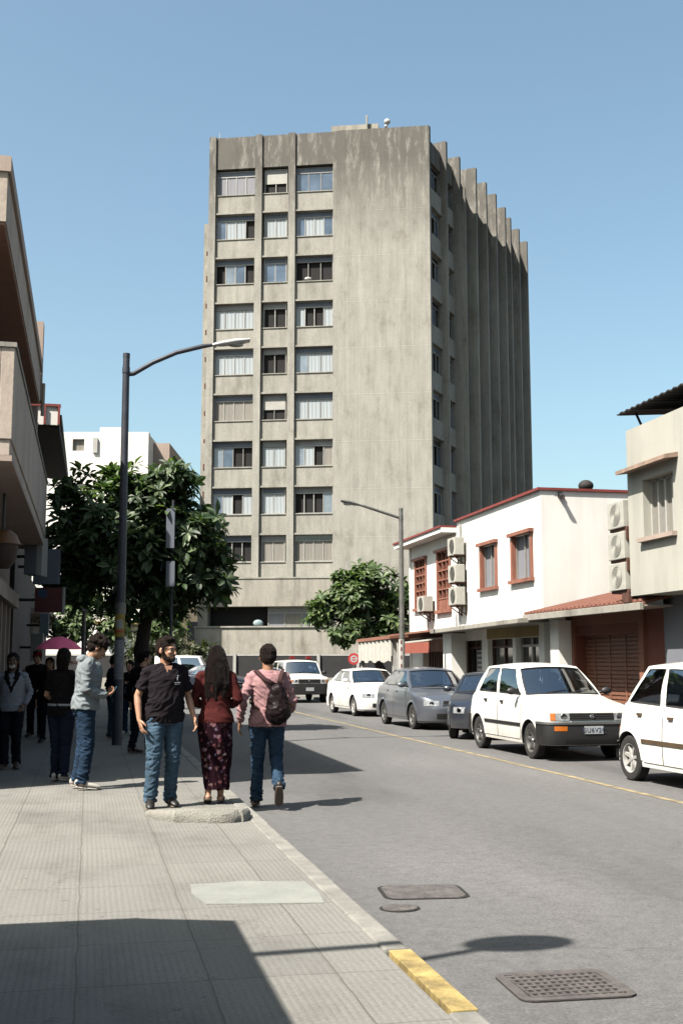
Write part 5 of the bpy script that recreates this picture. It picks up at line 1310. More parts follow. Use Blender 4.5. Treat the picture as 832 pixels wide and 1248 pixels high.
m.col(c); m.p.inputs['Roughness'].default_value = .9; m.p.inputs['Specular IOR Level'].default_value = .04; m.bump(m.noise(14, m.vec(1, 1, .2)), .4, .02); M['skirt_floral'] = m.m

def remesh(name, mb, m, root, voxel=.009, disp=0, freq=9, zs=1.6, seed=0, smooth_it=2, mask=None, parent=None, extra=None):
    me = mb.mesh('tmp', [], None, True, True); o = bpy.data.objects.new('tmp', me); C.objects.link(o)
    r = o.modifiers.new('r', 'REMESH'); r.mode = 'VOXEL'; r.voxel_size = voxel; r.use_smooth_shade = True
    if smooth_it: s = o.modifiers.new('s', 'SMOOTH'); s.iterations = smooth_it; s.factor = .5
    dg = bpy.context.evaluated_depsgraph_get(); me2 = bpy.data.meshes.new_from_object(o.evaluated_get(dg)); bpy.data.objects.remove(o); bpy.data.meshes.remove(me)
    if disp:
        nv = [(v.co.copy(), v.normal.copy()) for v in me2.vertices]
        for v, (c_, n_) in zip(me2.vertices, nv):
            k = mask(c_) if mask else 1
            a = noise.noise(V((c_.x*freq+seed, c_.y*freq, c_.z*freq*zs)))
            b_ = 1-abs(noise.noise(V((c_.x*freq*1.1-seed, c_.y*freq*1.1+5, c_.z*freq*zs*1.5+c_.x*freq)))*2)
            v.co = c_+n_*disp*k*(a*.7+(b_**2 if b_ > 0 else 0)*.9-.3)
    if extra:  # fingers etc. rooted inside
        bm = bmesh.new(); bm.from_mesh(me2); e = extra.mesh('e', [], None, True, True); bm.from_mesh(e); bm.to_mesh(me2); bm.free()
    for p_ in me2.polygons: p_.use_smooth = True
    me2.name = name; me2.materials.clear(); me2.materials.append(M[m]); o = bpy.data.objects.new(name, me2); C.objects.link(o); o.parent = parent or root
    return o
def simple(name, mb, m, root, smooth=True, parent=None):
    me = mb.mesh(name, [m], None, smooth); o = bpy.data.objects.new(name, me); C.objects.link(o); o.parent = parent or root; return o

def person(label, loc, rz, H=1.75, pose=None, top='polo_black', sleeve='short', bottom='jeans_blue', shoes='shoe_black', skin='skin', hair='hair_brown', hair_style='short',
           head_rot=(0, 0, 0), build=1.0, hood=False, beard=False, z=0.0, female=False, skirt=False, collar=True, group='pedestrians on the pavement', cap=None, belly=0, loose=1.0, shoe_kind='shoe'):
    t = thing('person', label, 'person', (loc[0], loc[1], z), rz, group); sc_ = H/1.75
    J = dict(hipR=(.095, 0, .92), hipL=(-.095, 0, .92), kneeR=(.105, .02, .50), kneeL=(-.105, .02, .50), ankR=(.11, -.01, .085), ankL=(-.11, -.01, .085), toeR=(.125, .16, .035), toeL=(-.125, .16, .035),
             shR=(.170*build, -.005, 1.395), shL=(-.170*build, -.005, 1.395), elR=(.245*build, -.03, 1.13), elL=(-.245*build, -.03, 1.13), wrR=(.26*build, .03, .885), wrL=(-.26*build, .03, .885),
             hdR=(.26*build, .05, .80), hdL=(-.26*build, .05, .80), palmR=(-1, 0, 0), palmL=(1, 0, 0), neck=(0, -.01, 1.475), head=(0, .025, 1.615), curl=.5)
    J.update(pose or {}); P = {k: (V(v)*sc_ if isinstance(v, tuple) and not k.startswith('palm') else v) for k, v in J.items()}
    for k in ('palmR', 'palmL'): P[k] = V(P[k])
    s = sc_; X = (1, 0, 0); bw = build*(.93 if female else 1)
    lean = V((P['neck'].x, P['neck'].y+.01*s, 0))    # torso leans from hips to neck
    def spine(zf): k = max(0, (zf*s-.95*s)/(.54*s)); return V((lean.x*k, lean.y*k, zf*s))
    TS = [(.84, .125, .095, .0), (.90, .165, .112, -.005), (.96, .168, .112, -.005), (1.05, .150, .103, 0), (1.14, .150, .103, .004), (1.24, .163, .112, .004), (1.33, .172, .115, 0), (1.385, .150, .10, -.008), (1.44, .095, .075, -.01)]
    def torso(mb, g=0, z0=.84, z1=1.46, bell=0, hem=0):
        pts = []; rad = []
        for zf, a, b_, y in TS:
            if zf < z0-.001 or zf > z1: continue
            bb = bell*math.exp(-((zf-1.08)/.12)**2); hm_ = hem*max(0, 1-(zf-z0)/.15)
            pts.append(spine(zf)+V((0, (y+bb*.5)*s, 0))); rad.append(((a*bw+g+hm_+bb*.45)*s, (b_*build+g+hm_*.7+bb*.6)*s))
        mb.tube(pts, rad, 24, ref=X, round_cap=False)
    # ---------- body (continuous, hands appended rooted in the wrists)
    B = MB(); torso(B, -.010)
    ref = (0, 0, 1)
    B.tube([P['shR'], P['shR'].lerp(spine(1.445), .55)+V((0, -.01, .006)), spine(1.445)+V((0, -.015, 0)), P['shL'].lerp(spine(1.445), .55)+V((0, -.01, .006)), P['shL']], [.048*s, .048*s, .06*s, .048*s, .048*s], 14, round_cap=True)
    B.tube([spine(1.42), P['neck'], P['head']+V((0, -.02, -.03))*s], [.066*s, .060*s, .060*s], 14, round_cap=True)
    for q in 'RL':
        sg = 1 if q == 'R' else -1
        h, k, a, toe = P['hip'+q], P['knee'+q], P['ank'+q], P['toe'+q]
        B.tube([h, h.lerp(k, .5), k, k.lerp(a, .35), a], [.088*s, .072*s, .052*s, .054*s, .034*s], 14, ref=X, round_cap=True)
        B.tube([a+(a-toe).normalized()*.05*s+V((0, 0, -.035*s)), a.lerp(toe, .5)+V((0, 0, -.0*s)), toe], [.032*s, (.04*s, .032*s), (.042*s, .02*s)], 12, ref=X, round_cap=True)
        sh, e, w_ = P['sh'+q], P['el'+q], P['wr'+q]
        B.tube([sh, sh.lerp(e, .45), e, e.lerp(w_, .3), w_], [.052*s, .046*s, .038*s, .039*s, .025*s], 14, round_cap=True)
    hc = P['head']; HR = Euler((R_(head_rot[0]), R_(head_rot[1]), R_(head_rot[2])), 'ZYX').to_matrix() if 0 else (Matrix.Rotation(R_(head_rot[2]), 3, 'Z') @ Matrix.Rotation(R_(head_rot[0]), 3, 'X'))
    HS = 1.12
    def hp(x, y, z_): return hc+HR @ (V((x, y, z_))*s*HS)
    def he(mb, x, y, z_, a, b_, c_, n=16, m_=11): mb.ell(hp(x, y, z_), (a*s*HS, b_*s*HS, c_*s*HS), HR, n, m_)
    he(B, 0, -.005, .028, .074, .092, .090); he(B, 0, .022, -.035, .060, .068, .070); he(B, 0, .045, -.072, .038, .040, .030)
    he(B, 0, .078, .022, .050, .018, .014); he(B, .036, .070, -.018, .020, .020, .016); he(B, -.036, .070, -.018, .020, .020, .016)
    B.tube([hp(0, .083, .012), hp(0, .100, -.012), hp(0, .108, -.028)], [.009*s, .012*s, .015*s], 8, round_cap=True)
    he(B, 0, .088, -.055, .022, .010, .006, 10, 7); he(B, 0, .086, -.065, .018, .010, .006, 10, 7)
    for sg in (1, -1): he(B, sg*.076, -.008, -.005, .010, .020, .030, 10, 8)
    HN = MB()
    for q in 'RL':
        w_, hd, pn = P['wr'+q], P['hd'+q], P['palm'+q]; d = (hd-w_).normalized(); pn = (pn-d*pn.dot(d)).normalized(); lat = d.cross(pn); sg = 1 if q == 'R' else -1
        # thumb side: towards forward for hanging hands
        if P.get('thumb'+q): tv = V(P['thumb'+q])
        else: tv = V((0, 1, 0)) if abs(d.z) > .5 else V((0, 0, 1))
        if lat.dot(tv) < 0: lat = -lat
        B.tube([w_, w_+d*.03*s, w_+d*.085*s], [.024*s, (.033*s, .016*s), (.040*s, .013*s)], 12, ref=lat, round_cap=True)
        cu = P['curl'] if not P.get('curl'+q) else P['curl'+q]
        for i, (o_, L_) in enumerate(((.030, .068), (.010, .078), (-.010, .074), (-.029, .058))):
            p0 = w_+d*.070*s+lat*o_*s; pts = [p0]; dd = d.copy(); p1 = p0+d*.025*s; pts.append(p1)
            for j, f_ in enumerate((.45, .32, .26)):
                a = cu*(.45+.5*j)*(1+.08*i); dv = (d*cos(a)+pn*sin(a)).normalized(); p1 = p1+dv*L_*f_*s; pts.append(p1)
            HN.tube(pts, [.0090*s, .0092*s, .0088*s, .0080*s, .0068*s], 8, ref=lat, round_cap=True)
        p0 = w_+d*.022*s+lat*.022*s; td = (lat*.75+d*.65+pn*.25).normalized(); p1 = p0+td*.035*s; p2 = p1+(td*.5+d*.7+pn*.3).normalized()*.03*s; p3 = p2+(d*.9+pn*.5).normalized()*.026*s
        HN.tube([p0, p1, p2, p3], [.014*s, .012*s, .0105*s, .0085*s], 8, ref=pn, round_cap=True)
    remesh('body', B, skin, t, .0065, extra=HN, smooth_it=2)
    # ---------- face details
    for sg in (1, -1):
        q = MB(); he(q, sg*.030, .074, .004, .0125, .010, .008, 10, 8); e_ = simple('eye', q, 'eye_white', t)
        q = MB(); he(q, sg*.030, .0815, .004, .0065, .004, .0065, 10, 8); simple('iris', q, 'eye_dark', t, parent=e_)
        q = MB(); q.tube([hp(sg*.014, .091, .021), hp(sg*.032, .090, .027), hp(sg*.050, .078, .022)], [.0045*s, .005*s, .003*s], 6, round_cap=True); simple('eyebrow', q, hair, t)
    q = MB(); he(q, 0, .0955, -.060, .021, .006, .006, 12, 8); simple('lips', q, 'lip', t)
    # ---------- hair
    if hair_style:
        q = MB(); he(q, 0, -.014, .046, .083, .096, .088, 18, 12); he(q, 0, -.052, .0, .073, .058, .075, 16, 10)
        for sg in (1, -1): he(q, sg*.062, -.020, .015, .022, .045, .045, 10, 8); he(q, sg*.071, .012, .0, .010, .016, .030, 8, 7)
        if hair_style in ('short', 'curly'): he(q, .015, .045, .105, .055, .048, .028, 12, 8)
        if hair_style == 'curly':
            rg = random.Random(4)
            for k in range(46):
                a, b_ = rg.uniform(0, 2*pi), rg.uniform(-.05, 1.35); he(q, .082*cos(a)*cos(b_), -.022+.090*sin(a)*cos(b_), .035+.098*sin(b_), .028, .028, .026, 8, 6)
        if hair_style == 'long':
            q.tube([hp(0, -.04, .06), hp(0, -.085, -.02), hp(-.0, -.10, -.12), hp(-.01, -.115, -.26), hp(-.015, -.125, -.38)], [(.085*s, .07*s), (.100*s, .06*s), (.118*s, .052*s), (.135*s, .045*s), (.115*s, .026*s)], 20, ref=X, round_cap=True)
            rg = random.Random(8)
            for k in range(26):
                x = rg.uniform(-.125, .11); y = -.150+abs(x)*.45; zz = rg.uniform(-.38, -.46)
                q.tube([hp(x*.7, -.085, .05), hp(x, y, -.10), hp(x*1.05, y-.018, -.24), hp(x*1.03+rg.uniform(-.015, .015), y+.0, zz)], [.012*s, .016*s, .015*s, .004*s], 6, round_cap=True)
        if hair_style == 'bob': q.tube([hp(0, -.03, .05), hp(0, -.055, -.04), hp(0, -.06, -.12)], [(.088*s, .075*s), (.092*s, .062*s), (.08*s, .045*s)], 18, ref=X, round_cap=True)
        remesh('hair', q, hair, t, .0075, disp=.010 if hair_style != 'long' else .005, freq=34, zs=.5 if hair_style != 'curly' else 1, smooth_it=1)
    if beard:
        q = MB(); he(q, 0, .050, -.088, .042, .042, .024); 
        for sg in (1, -1): he(q, sg*.053, .022, -.055, .010, .028, .038); he(q, sg*.040, .056, -.076, .016, .022, .020)
        he(q, 0, .092, -.047, .026, .011, .006, 10, 7); he(q, 0, .078, -.090, .026, .018, .018)
        remesh('beard', q, hair, t, .006, disp=.003, freq=60, smooth_it=1)
    if cap:
        q = MB(); he(q, 0, -.008, .058, .086, .100, .075); q.tube([hp(0, .06, .052), hp(0, .125, .040), hp(0, .155, .032)], [(.07*s, .010*s), (.062*s, .007*s), (.04*s, .005*s)], 12, ref=HR @ V(X), round_cap=True); simple('cap', q, cap, t)
    # ---------- trousers / skirt
    lg = loose
    if not skirt:
        q = MB(); torso(q, .008, .84, .97)
        for k_ in 'RL':
            h, k, a = P['hip'+k_], P['knee'+k_], P['ank'+k_]; a2 = a+(a-k).normalized()*.015*s
            q.tube([h+V((0, 0, .02*s)), h.lerp(k, .45), k, k.lerp(a, .4), k.lerp(a2, .93), a2], [(.105*s, .112*s), (.090*lg*s, .093*lg*s), (.070*lg*s, .073*lg*s), (.066*lg*s, .070*lg*s), (.060*lg*s, .066*lg*s), (.061*lg*s, .068*lg*s)], 18, ref=X)
        kz = [P['kneeR'], P['kneeL']]; az = [P['ankR'], P['ankL']]
        def msk(c_): return .45+1.0*max([math.exp(-((c_-k).length/.11/s)**2) for k in kz])+1.9*max([math.exp(-((c_-a).length/.12/s)**2) for a in az])+.6*math.exp(-((c_.z-.86*s)/.06)**2)
        tr = remesh('trousers', q, bottom, t, .009, disp=.015, freq=11, zs=1.9, seed=H*7, mask=msk, smooth_it=2)
        if 'jeans' in bottom:
            for sg in (1, -1):
                q = MB(); zz = .92; yb = -.128*build*s
                q.tube([V((sg*.03*s, yb, .95*s))+spine(.9)-V((0, 0, .9*s)), V((sg*.03*s, yb-.003, .86*s)), V((sg*.075*s, yb+.002, .835*s)), V((sg*.12*s, yb+.016, .86*s)), V((sg*.12*s, yb+.018, .95*s))], [.0035*s]*5, 5)
                simple('pocket_stitching', q, bottom, t, parent=tr)
    else:
        q = MB(); pts = []; rad = []
        for zf, a, b_ in ((.99, .155, .115), (.96, .170, .125), (.90, .192, .148), (.75, .195, .145), (.6, .180, .128), (.45, .163, .115), (.3, .145, .115), (.165, .142, .118)):
            pts.append(V((.012*sin(zf*5), .01*cos(zf*4), zf*s))); rad.append((a*s, b_*s))
        q.tube(pts, rad, 28, ref=X)
        remesh('skirt', q, 'skirt_floral', t, .010, disp=.016, freq=8, zs=.3, seed=2, mask=lambda c_: .5+.9*(1-c_.z/(1.1*s)), smooth_it=1)
    # ---------- shoes
    for k_ in 'RL':
        a, toe = P['ank'+k_], P['toe'+k_]; fd = (toe-a); fd2 = V((fd.x, fd.y, 0)).normalized()
        up = V((0, 0, 1)); heel = a-fd.normalized()*.055*s+V((0, 0, -.03*s)) if abs(fd.normalized().z) < .75 else a-fd.normalized()*.03*s-fd2*.04*s
        lat = fd.normalized().cross(up).normalized() if fd.normalized().cross(up).length > .1 else V((1, 0, 0)); upn = lat.cross(fd.normalized()).normalized()
        q = MB(); sole = MB()
        A0_ = heel; mid = heel.lerp(toe, .5); tt = toe+fd.normalized()*.02*s
        if shoe_kind == 'shoe':
            q.tube([A0_+upn*.012*s, heel.lerp(toe, .3)+upn*.022*s, heel.lerp(toe, .6)+upn*.012*s, toe+upn*.003*s, tt], [(.036*s, .045*s), (.042*s, .046*s), (.047*s, .034*s), (.045*s, .025*s), (.03*s, .018*s)], 16, ref=lat, round_cap=True)
            q.tube([a+upn*.0, a+upn*.035*s], [.043*s, .040*s], 14, cap=True)
        else:
            q.tube([mid+upn*.0*s-fd.normalized()*.01*s, mid+fd.normalized()*.03*s+upn*.0], [(.046*s, .038*s), (.046*s, .034*s)], 14, ref=lat)
        so_ = simple('shoe' if shoe_kind == 'shoe' else 'sandal', q, shoes, t)
        dn = -upn*.030*s
        sole.tube([A0_+dn, heel.lerp(toe, .3)+dn, heel.lerp(toe, .6)+dn*.9, toe+dn*.72, tt+dn*.6], [(.038*s, .010*s), (.038*s, .010*s), (.048*s, .010*s), (.046*s, .010*s), (.03*s, .008*s)], 14, ref=lat, round_cap=True)
        simple('sole', sole, 'sole_tan' if shoes != 'shoe_white' else 'shoe_white', t, parent=so_)
    # ---------- top
    q = MB(); long_ = sleeve == 'long'; hemz = {'polo': .88}.get('polo')
    g = .024 if not hood else .034
    torso(q, g, .90, 1.46, belly, .012 if not skirt else .03)
    if not skirt and not hood: q.tube([spine(.868), spine(.90), spine(.97)], [((.168*bw+g+.006)*s, (.113*build+g+.004)*s)]*3, 22, ref=X)
    if hood: q.tube([spine(.93), spine(.99)], [(.19*bw*s, .135*s), (.195*bw*s, .14*s)], 22, ref=X)
    q.tube([P['shR'], P['shR'].lerp(spine(1.435), .55)+V((0, -.008, .004)), spine(1.435)+V((0, -.012, 0)), P['shL'].lerp(spine(1.435), .55)+V((0, -.008, .004)), P['shL']], [(.052+g*.4)*s, (.056+g*.3)*s, (.064+g*.2)*s, (.056+g*.3)*s, (.052+g*.4)*s], 16, round_cap=True)
    for k_ in 'RL':
        sh, e, w_ = P['sh'+k_], P['el'+k_], P['wr'+k_]
        if long_: q.tube([sh, sh.lerp(e, .45), e, e.lerp(w_, .35), e.lerp(w_, .9), e.lerp(w_, 1.0)], [(.050+g*.4)*s, (.049+g*.4)*s, (.045+g*.4)*s, (.044+g*.3)*s, (.035+g*.25)*s, (.031+g*.2)*s], 16, round_cap=False)
        else: q.tube([sh, sh.lerp(e, .35), sh.lerp(e, .74)], [.060*s, .064*s, .068*s], 16)
    els = [P['elR'], P['elL']]; shs = [P['shR'], P['shL']]
    def msk2(c_): return .55+1.1*max([math.exp(-((c_-k).length/.13/s)**2) for k in els])+.5*math.exp(-((c_.z-1.02*s)/.10)**2)+.5*max([math.exp(-((c_-k).length/.12/s)**2) for k in shs])
    tp_ = remesh('shirt' if not hood else 'hoodie', q, top, t, .009, disp=.017 if 'knit' not in top else .009, freq=8.5, zs=1.3, seed=H*3, mask=msk2, smooth_it=2)
    if collar:
        q = MB(); nk = P['neck']+V((0, .005, -.03*s)); r1, r2 = .070*s, .064*s
        for (a, c_, z1_, z2_) in ((0, 0, 0, .038),):
            Pp = []
            for k in range(29):
                an = -pi/2+pi*.07+(2*pi-pi*.14)*k/28+pi; x, y = sin(an), cos(an)
                an = pi/2+pi*.06+(2*pi-pi*.12)*k/28; x, y = cos(an), sin(an); f_ = .5+.5*y
                zoff = -.02*s*f_
                Pp.append([nk+V((x*r1*1.22, y*r1*1.22, -.012*s+zoff)), nk+V((x*r1*1.10, y*r1*1.1, .018*s+zoff)), nk+V((x*r2*1.03, y*r2*1.03, .030*s+zoff)), nk+V((x*r2*.95, y*r2*.95, .0*s+zoff))])
            q.grid(Pp)
        simple('collar', q, top, t, parent=tp_)
    if hood:
        q = MB(); nk = P['neck']
        q.tube([nk+V((0, .075, -.055))*s, nk+V((.085, .02, -.015))*s, nk+V((.075, -.07, .005))*s, nk+V((0, -.105, -.005))*s, nk+V((-.075, -.07, .005))*s, nk+V((-.085, .02, -.015))*s, nk+V((0, .075, -.055))*s], [.022*s, .030*s, .040*s, .052*s, .040*s, .030*s, .022*s], 12)
        q.tube([nk+V((0, -.09, .01))*s, nk+V((0, -.125, -.09))*s], [(.085*s, .03*s), (.05*s, .02*s)], 14, ref=X, round_cap=True)
        remesh('hood', q, top, t, .009, disp=.008, freq=14, parent=tp_)
        for sg in (1, -1):
            q = MB(); q.tube([nk+V((sg*.03, .08, -.06))*s, nk+V((sg*.035, .135, -.12))*s, nk+V((sg*.037, .14, -.22))*s], [.004*s]*3, 6); simple('drawstring', q, 'shoe_white', t, parent=tp_)
    return t, P, s, spine, tp_

RZ = lambda deg: R_(deg)      # facing +Y at 0
# 1 man in black polo, facing the camera, head turned to the others
t, P, s, sp_, tp_ = person('bearded man in a black short-sleeved polo and blue jeans facing the camera', (.80, 12.44), RZ(194), 1.77,
    dict(kneeR=(.125, .05, .50), ankR=(.14, .02, .085), toeR=(.19, .18, .035), kneeL=(-.095, -.0, .50), ankL=(-.10, -.09, .085), toeL=(-.11, .08, .035),
         elR=(.285, -.03, 1.14), wrR=(.285, .05, .90), hdR=(.27, .09, .81), elL=(-.27, -.05, 1.14), wrL=(-.30, .07, .91), hdL=(-.305, .13, .83), curl=.6),
    'polo_black', 'short', 'jeans_blue', 'shoe_black', 'skin', 'hair_brown', 'short', (-3, 0, 34), 1.06, beard=True, belly=.035, loose=1.08)
q = MB(); q.tube([P['neck']+V((0, .098, -.05)), P['neck']+V((0, .150, -.20))], [(.014, .004), (.014, .004)], 8, ref=(1, 0, 0)); simple('placket', q, 'polo_black', t, parent=tp_)
q = MB(); nk = P['neck']+V((0, .028, 0)); q.hexa([nk+V((-.004, .118, -.135)), nk+V((.004, .118, -.135)), nk+V((.004, .09, -.135)), nk+V((-.004, .09, -.135)), nk+V((-.042, .088, -.02)), nk+V((.042, .088, -.02)), nk+V((.04, .05, -.02)), nk+V((-.04, .05, -.02))]); simple('open_neckline', q, 'skin', t, False)
q = MB(); bx_ = V((-.085, .158, 1.30)); q.ell(bx_+V((0, 0, .035)), (.007, .006, .024), n=8, m=6); q.ell(bx_+V((-.006, 0, .065)), (.008, .006, .008), n=8, m=6)
for k in range(5): q.ell(bx_+V((-.026+.013*k, 0, -.006)), (.005, .005, .006), n=6, m=5)
q.tube([bx_+V((-.03, .0, -.022)), bx_+V((.03, 0, -.022))], [.0025, .0025], 5); simple('chest_emblem', q, 'knit_pale', t, parent=tp_)
# 2 woman seen from behind
t, P, s, sp_, tp_ = person('woman seen from behind with long dark hair, maroon top and long floral skirt', (1.36, 12.60), RZ(-8), 1.68,
    dict(kneeR=(.07, .06, .50), ankR=(.06, .07, .085), toeR=(.07, .23, .035), kneeL=(-.06, .02, .50), ankL=(-.075, -.02, .10), toeL=(-.085, .13, .03),
         shR=(.17, 0, 1.41), shL=(-.17, 0, 1.41), elR=(.245, -.04, 1.15), elL=(-.245, -.04, 1.15), wrR=(.17, .18, 1.08), hdR=(.08, .24, 1.08), wrL=(-.17, .18, 1.08), hdL=(-.08, .24, 1.09), palmR=(0, 0, 1), palmL=(0, 0, 1)),
    'knit_maroon', 'long', 'cloth_black', 'shoe_brown', 'skin', 'hair_black', 'long', (2, 0, 5), 1.0, female=True, skirt=True, collar=False, shoe_kind='sandal')
# 3 man with backpack walking away
t, P, s, sp_, tp_ = person('man in a pink shirt and blue jeans walking away along the kerb', (1.98, 12.98), RZ(-6), 1.80,
    dict(hipR=(.09, .0, .92), kneeR=(.10, .05, .52), ankR=(.115, -.30, .25), toeR=(.12, -.20, .08), kneeL=(-.10, .07, .50), ankL=(-.11, .06, .085), toeL=(-.13, .23, .035),
         elL=(-.275, -.09, 1.16), wrL=(-.30, -.02, .92), hdL=(-.31, .02, .83), elR=(.265, -.02, 1.15), wrR=(.26, .18, 1.02), hdR=(.25, .26, .99), curl=.7, palmR=(-1, 0, 0)),
    'shirt_pink', 'long', 'jeans_mid', 'shoe_black', 'skin_tan', 'hair_brown', 'short', (0, 0, 4), 1.04, z=ROADZ+.002)
mw = Matrix.Translation(t.location) @ t.rotation_euler.to_matrix().to_4x4(); loc_ = t.location
bp = thing('backpack', 'black slouching backpack hanging on the right of the pink shirted back', 'backpack', tuple(t.location), t.rotation_euler.z)
q = MB(); c_ = V((.105, -.215, 1.13)); q.ell(c_, (.135, .085, .19)); q.ell(c_+V((0, -.03, -.08)), (.145, .095, .13)); q.ell(c_+V((-.01, .0, .15)), (.085, .07, .09))
remesh('bag', q, 'pack_black', bp, .010, disp=.013, freq=9, zs=1)
q = MB(); q.ell(c_+V((0, -.095, -.06)), (.095, .035, .085)); remesh('front_pocket', q, 'pack_black', bp, .009, disp=.010, freq=18)
q = MB(); q.tube([c_+V((-.02, .05, .22)), V((-.04, -.175, 1.42)), V((-.13, -.10, 1.512)), V((-.155, .02, 1.51))], [(.024, .006)]*4, 8, ref=(1, .3, .3)); simple('strap', q, 'strap_brown', bp)
q = MB(); q.tube([c_+V((.02, .05, .22)), V((.135, -.15, 1.45)), V((.165, -.06, 1.525)), V((.17, .03, 1.51))], [(.026, .006)]*4, 8, ref=(1, -.3, .3)); simple('strap', q, 'strap_brown', bp)
q = MB(); q.tube([c_+V((-.03, .0, .215)), c_+V((0, -.01, .27)), c_+V((.03, .0, .215))], [.008]*3, 6); simple('loop', q, 'pack_black', bp)
for sg in (1,):
    q = MB(); q.tube([c_+V((-.10, .06, -.12)), V((-.20, -.06, 1.16)), V((-.20, .04, 1.20))], [(.014, .004)]*3, 6, ref=(0, 0, 1)); simple('lower_strap', q, 'strap_brown', bp)
# 4 man in hoodie facing right, looking at a phone
t, P, s, sp_, tp_ = person('young man in a grey hoodie, jeans and white shoes looking down at his phone', (-.02, 14.40), RZ(-88), 1.84,
    dict(neck=(0, .035, 1.475), head=(0, .115, 1.595), kneeR=(.10, .035, .50), kneeL=(-.09, -.01, .50), ankR=(.10, -.02, .085), ankL=(-.10, -.07, .085), toeR=(.12, .15, .035), toeL=(-.11, .10, .035),
         shR=(.185, .015, 1.41), shL=(-.185, .02, 1.41), elR=(.235, -.02, 1.13), elL=(-.235, .0, 1.13), wrR=(.13, .215, 1.06), wrL=(-.12, .22, 1.06), hdR=(.05, .275, 1.09), hdL=(-.05, .285, 1.08), palmR=(-.3, .2, 1), palmL=(.3, .2, 1), curl=1.0),
    'hoodie_grey', 'long', 'jeans_dark', 'shoe_white', 'skin_tan', 'hair_brown', 'curly', (-34, 0, 6), 1.04, hood=True, collar=False)
ph = thing('phone', 'dark mobile phone held in front of the grey hoodie', 'phone', tuple(t.location), t.rotation_euler.z)
c_ = V((0, .325, 1.155)); q = MB(); d1 = V((0, .5, .86)).normalized(); d2 = V((1, 0, 0)); d3 = d1.cross(d2)
def pbox(q, c, a, b_, h, l0=0): q.hexa([c+d2*x*a+d3*y*h+d1*z*b_ for z in (-1, 1) for x, y in ((-1, -1), (1, -1), (1, 1), (-1, 1))])
pbox(q, c_, .036, .072, .005); simple('case', q, 'phone_case', ph, False)
q = MB(); pbox(q, c_-d3*.006, .033, .068, .001); simple('screen', q, 'phone', ph, False)
# 5 woman in black with raised arm
t, P, s, sp_, tp_ = person('woman in a black top and dark trousers with one bare arm raised to her face', (-.32, 15.35), RZ(-28), 1.68,
    dict(elR=(.30, .10, 1.40), wrR=(.16, .16, 1.56), hdR=(.07, .15, 1.58), elL=(-.23, .0, 1.13), wrL=(-.16, .16, 1.05), hdL=(-.09, .21, 1.06), palmR=(0, 0, -1), kneeR=(.07, .02, .5), kneeL=(-.07, .01, .5), ankR=(.07, -.02, .085), ankL=(-.07, .0, .085), toeR=(.13, .13, .035)),
    'cloth_black', 'short', 'cloth_navy', 'shoe_white', 'skin', 'hair_black', 'bob', (0, 0, 15), .98, female=True, collar=False)
q = MB(); q.tube([V((0, -.0, .955)), V((0, 0, .985))], [(.190, .137), (.188, .135)], 26, ref=(1, 0, 0)); simple('white_hem', q, 'knit_pale', t, parent=tp_)
# 6 person in pale sweater at the left edge facing camera
t, P, s, sp_, tp_ = person('woman in a pale sweater, black scarf and dark trousers walking at the left edge', (-1.06, 17.35), RZ(176), 1.64,
    dict(kneeR=(.09, .05, .5), ankR=(.08, .05, .085), kneeL=(-.08, .0, .5), ankL=(-.08, -.10, .09), elR=(.26, -.05, 1.16), elL=(-.26, -.06, 1.16), wrL=(-.20, .06, .97), hdL=(-.17, .12, .91)),
    'knit_pale', 'long', 'cloth_pants', 'shoe_brown', 'skin_dark', 'hair_black', 'bob', (10, 0, 0), 1.06, female=True, collar=False, loose=1.1)
q = MB(); n0 = P['neck']
q.tube([n0+V((-.07, .03, -.02)), n0+V((-.06, .10, -.10)), n0+V((0, .125, -.28)), n0+V((.06, .10, -.10)), n0+V((.07, .03, -.02)), n0+V((0, -.07, .01)), n0+V((-.07, .03, -.02))], [.045, .05, .035, .05, .045, .045, .045], 12); remesh('scarf', q, 'cloth_black', t, .010, disp=.01, freq=14)
q = MB(); q.ell(P['head']+V((0, .085, -.062)), (.048, .025, .034)); simple('face_mask', q, 'shoe_white', t)
# 7 dark person under the umbrella (further back)
t, P, s, sp_, tp_ = person('person in black with a dark red cap, in shade by the shops', (-1.02, 24.6), RZ(165), 1.74,
    dict(elR=(.26, .06, 1.16), wrR=(.20, .22, 1.26), hdR=(.19, .26, 1.32), palmR=(0, 1, 0)), 'cloth_black', 'long', 'cloth_pants', 'shoe_black', 'skin', 'hair_black', 'short', (0, 0, 0), 1.12, collar=False, cap='cap_red', loose=1.1)
t, P, s, sp_, tp_ = person('person in black holding up the pink umbrella', (-.72, 22.9), RZ(170), 1.60,
    dict(elL=(-.25, .08, 1.18), wrL=(-.16, .22, 1.30), hdL=(-.15, .25, 1.36), palmL=(0, 1, 0)), 'cloth_black', 'long', 'cloth_pants', 'shoe_black', 'skin', 'hair_black', 'bob', (0, 0, 0), .98, female=True, collar=False)
ux, uy = -.56, 22.72
um = thing('umbrella', 'open pink umbrella, sunlight painted on the near panels, held low over the people in black', 'umbrella', (ux, uy, 1.2))
q = MB()
def udome(q, a0, a1, lift=0):
    P_ = []
    for i in range(7):
        a = a0+(a1-a0)*i/6; row = []
        for j in range(9):
            r = .44*j/8; sc2 = 1-.05*abs(sin(4*(a)))*(j/8)**2
            row.append(V((r*sc2*cos(a), r*sc2*sin(a), 2.02+lift-.24*(j/8)**1.9-.02)))
        P_.append(row)
    q.grid([[p_+V((ux, uy, 0)) for p_ in row] for row in P_])
for k in range(8):
    q = MB(); udome(q, k*pi/4, (k+1)*pi/4); q.build('canopy_panel', 'umbrella_lit_pink' if k in (4, 5, 6, 7) else 'umbrella_shaded_pink', um, smooth=True, merge=.0001)
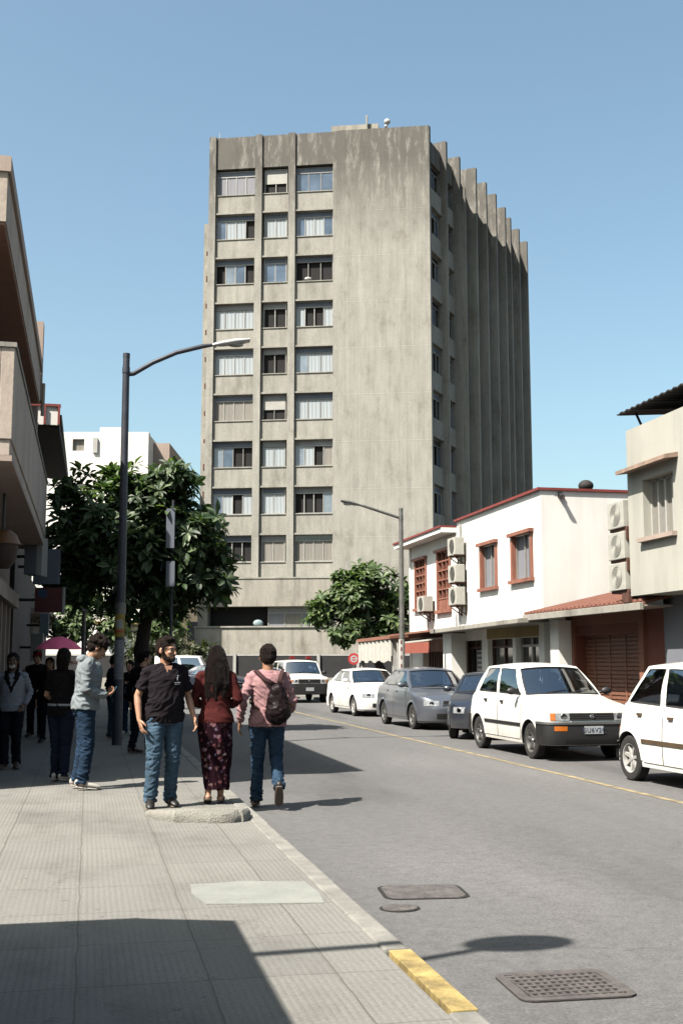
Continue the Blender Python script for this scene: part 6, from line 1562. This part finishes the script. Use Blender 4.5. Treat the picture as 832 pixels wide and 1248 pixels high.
q = MB(); q.tube([(ux, uy, 2.05), (ux, uy, 1.22)], [.008, .008], 6); q.build('shaft', 'steel_grey', um); q = MB(); q.tube([(ux, uy, 1.30), (ux, uy, 1.18)], [.015, .015], 8); q.build('handle', 'black_plastic', um)
q = MB()
for k in range(8): q.tube([V((ux, uy, 1.98)), V((ux+.42*cos(k*pi/4), uy+.42*sin(k*pi/4), 1.765))], [.004, .003], 5)
q.build('ribs', 'steel_grey', um)
# 8 dark man right of the lamp post
t, P, s, sp_, tp_ = person('man in black standing in shade just right of the tall lamp post', (.90, 19.75), RZ(-40), 1.70,
    dict(kneeR=(.12, .04, .5), ankR=(.16, -.02, .085), kneeL=(-.10, -.02, .5), ankL=(-.12, -.12, .085), elR=(.25, .0, 1.15), wrR=(.20, .19, 1.05), hdR=(.15, .26, 1.06)), 'cloth_black', 'long', 'cloth_pants', 'shoe_black', 'skin', 'hair_black', 'short', (0, 0, -30), 1.12, collar=True)
# 9 person in navy behind the hoodie and the post, blue jeans
p = at(23.2, 137, 900)
t, P, s, sp_, tp_ = person('person in a navy top and faded jeans, between hoodie man and lamp post', (p.x, p.y), RZ(-70), 1.66,
    dict(elR=(.25, .0, 1.15), wrR=(.18, .2, 1.12), hdR=(.12, .27, 1.16)), 'cloth_navy', 'long', 'jeans_blue', 'shoe_black', 'skin', 'hair_black', 'short', (-10, 0, 0), 1.05, collar=False)
p = at(24.5, 157, 900)
t, P, s, sp_, tp_ = person('person with a light blue bag, half hidden behind the tall lamp post', (p.x, p.y), RZ(150), 1.55,
    dict(), 'cloth_black', 'long', 'jeans_dark', 'shoe_white', 'skin', 'hair_black', 'bob', (0, 0, 0), .95, female=True, collar=False)
bg = thing('shoulder_bag', 'light blue bag seen just right of the lamp post', 'bag', (p.x+.05, p.y-.25, .95))
q = MB(); q.box(p.x-.12, p.x+.22, p.y-.32, p.y-.18, .86, 1.08); q.build('bag', 'jeans_blue', bg, bevel=.03); q = MB(); q.tube([(p.x-.1, p.y-.25, 1.07), (p.x+.05, p.y-.15, 1.32), (p.x+.2, p.y-.25, 1.07)], [.012]*3, 6); q.build('strap', 'cloth_navy', bg)
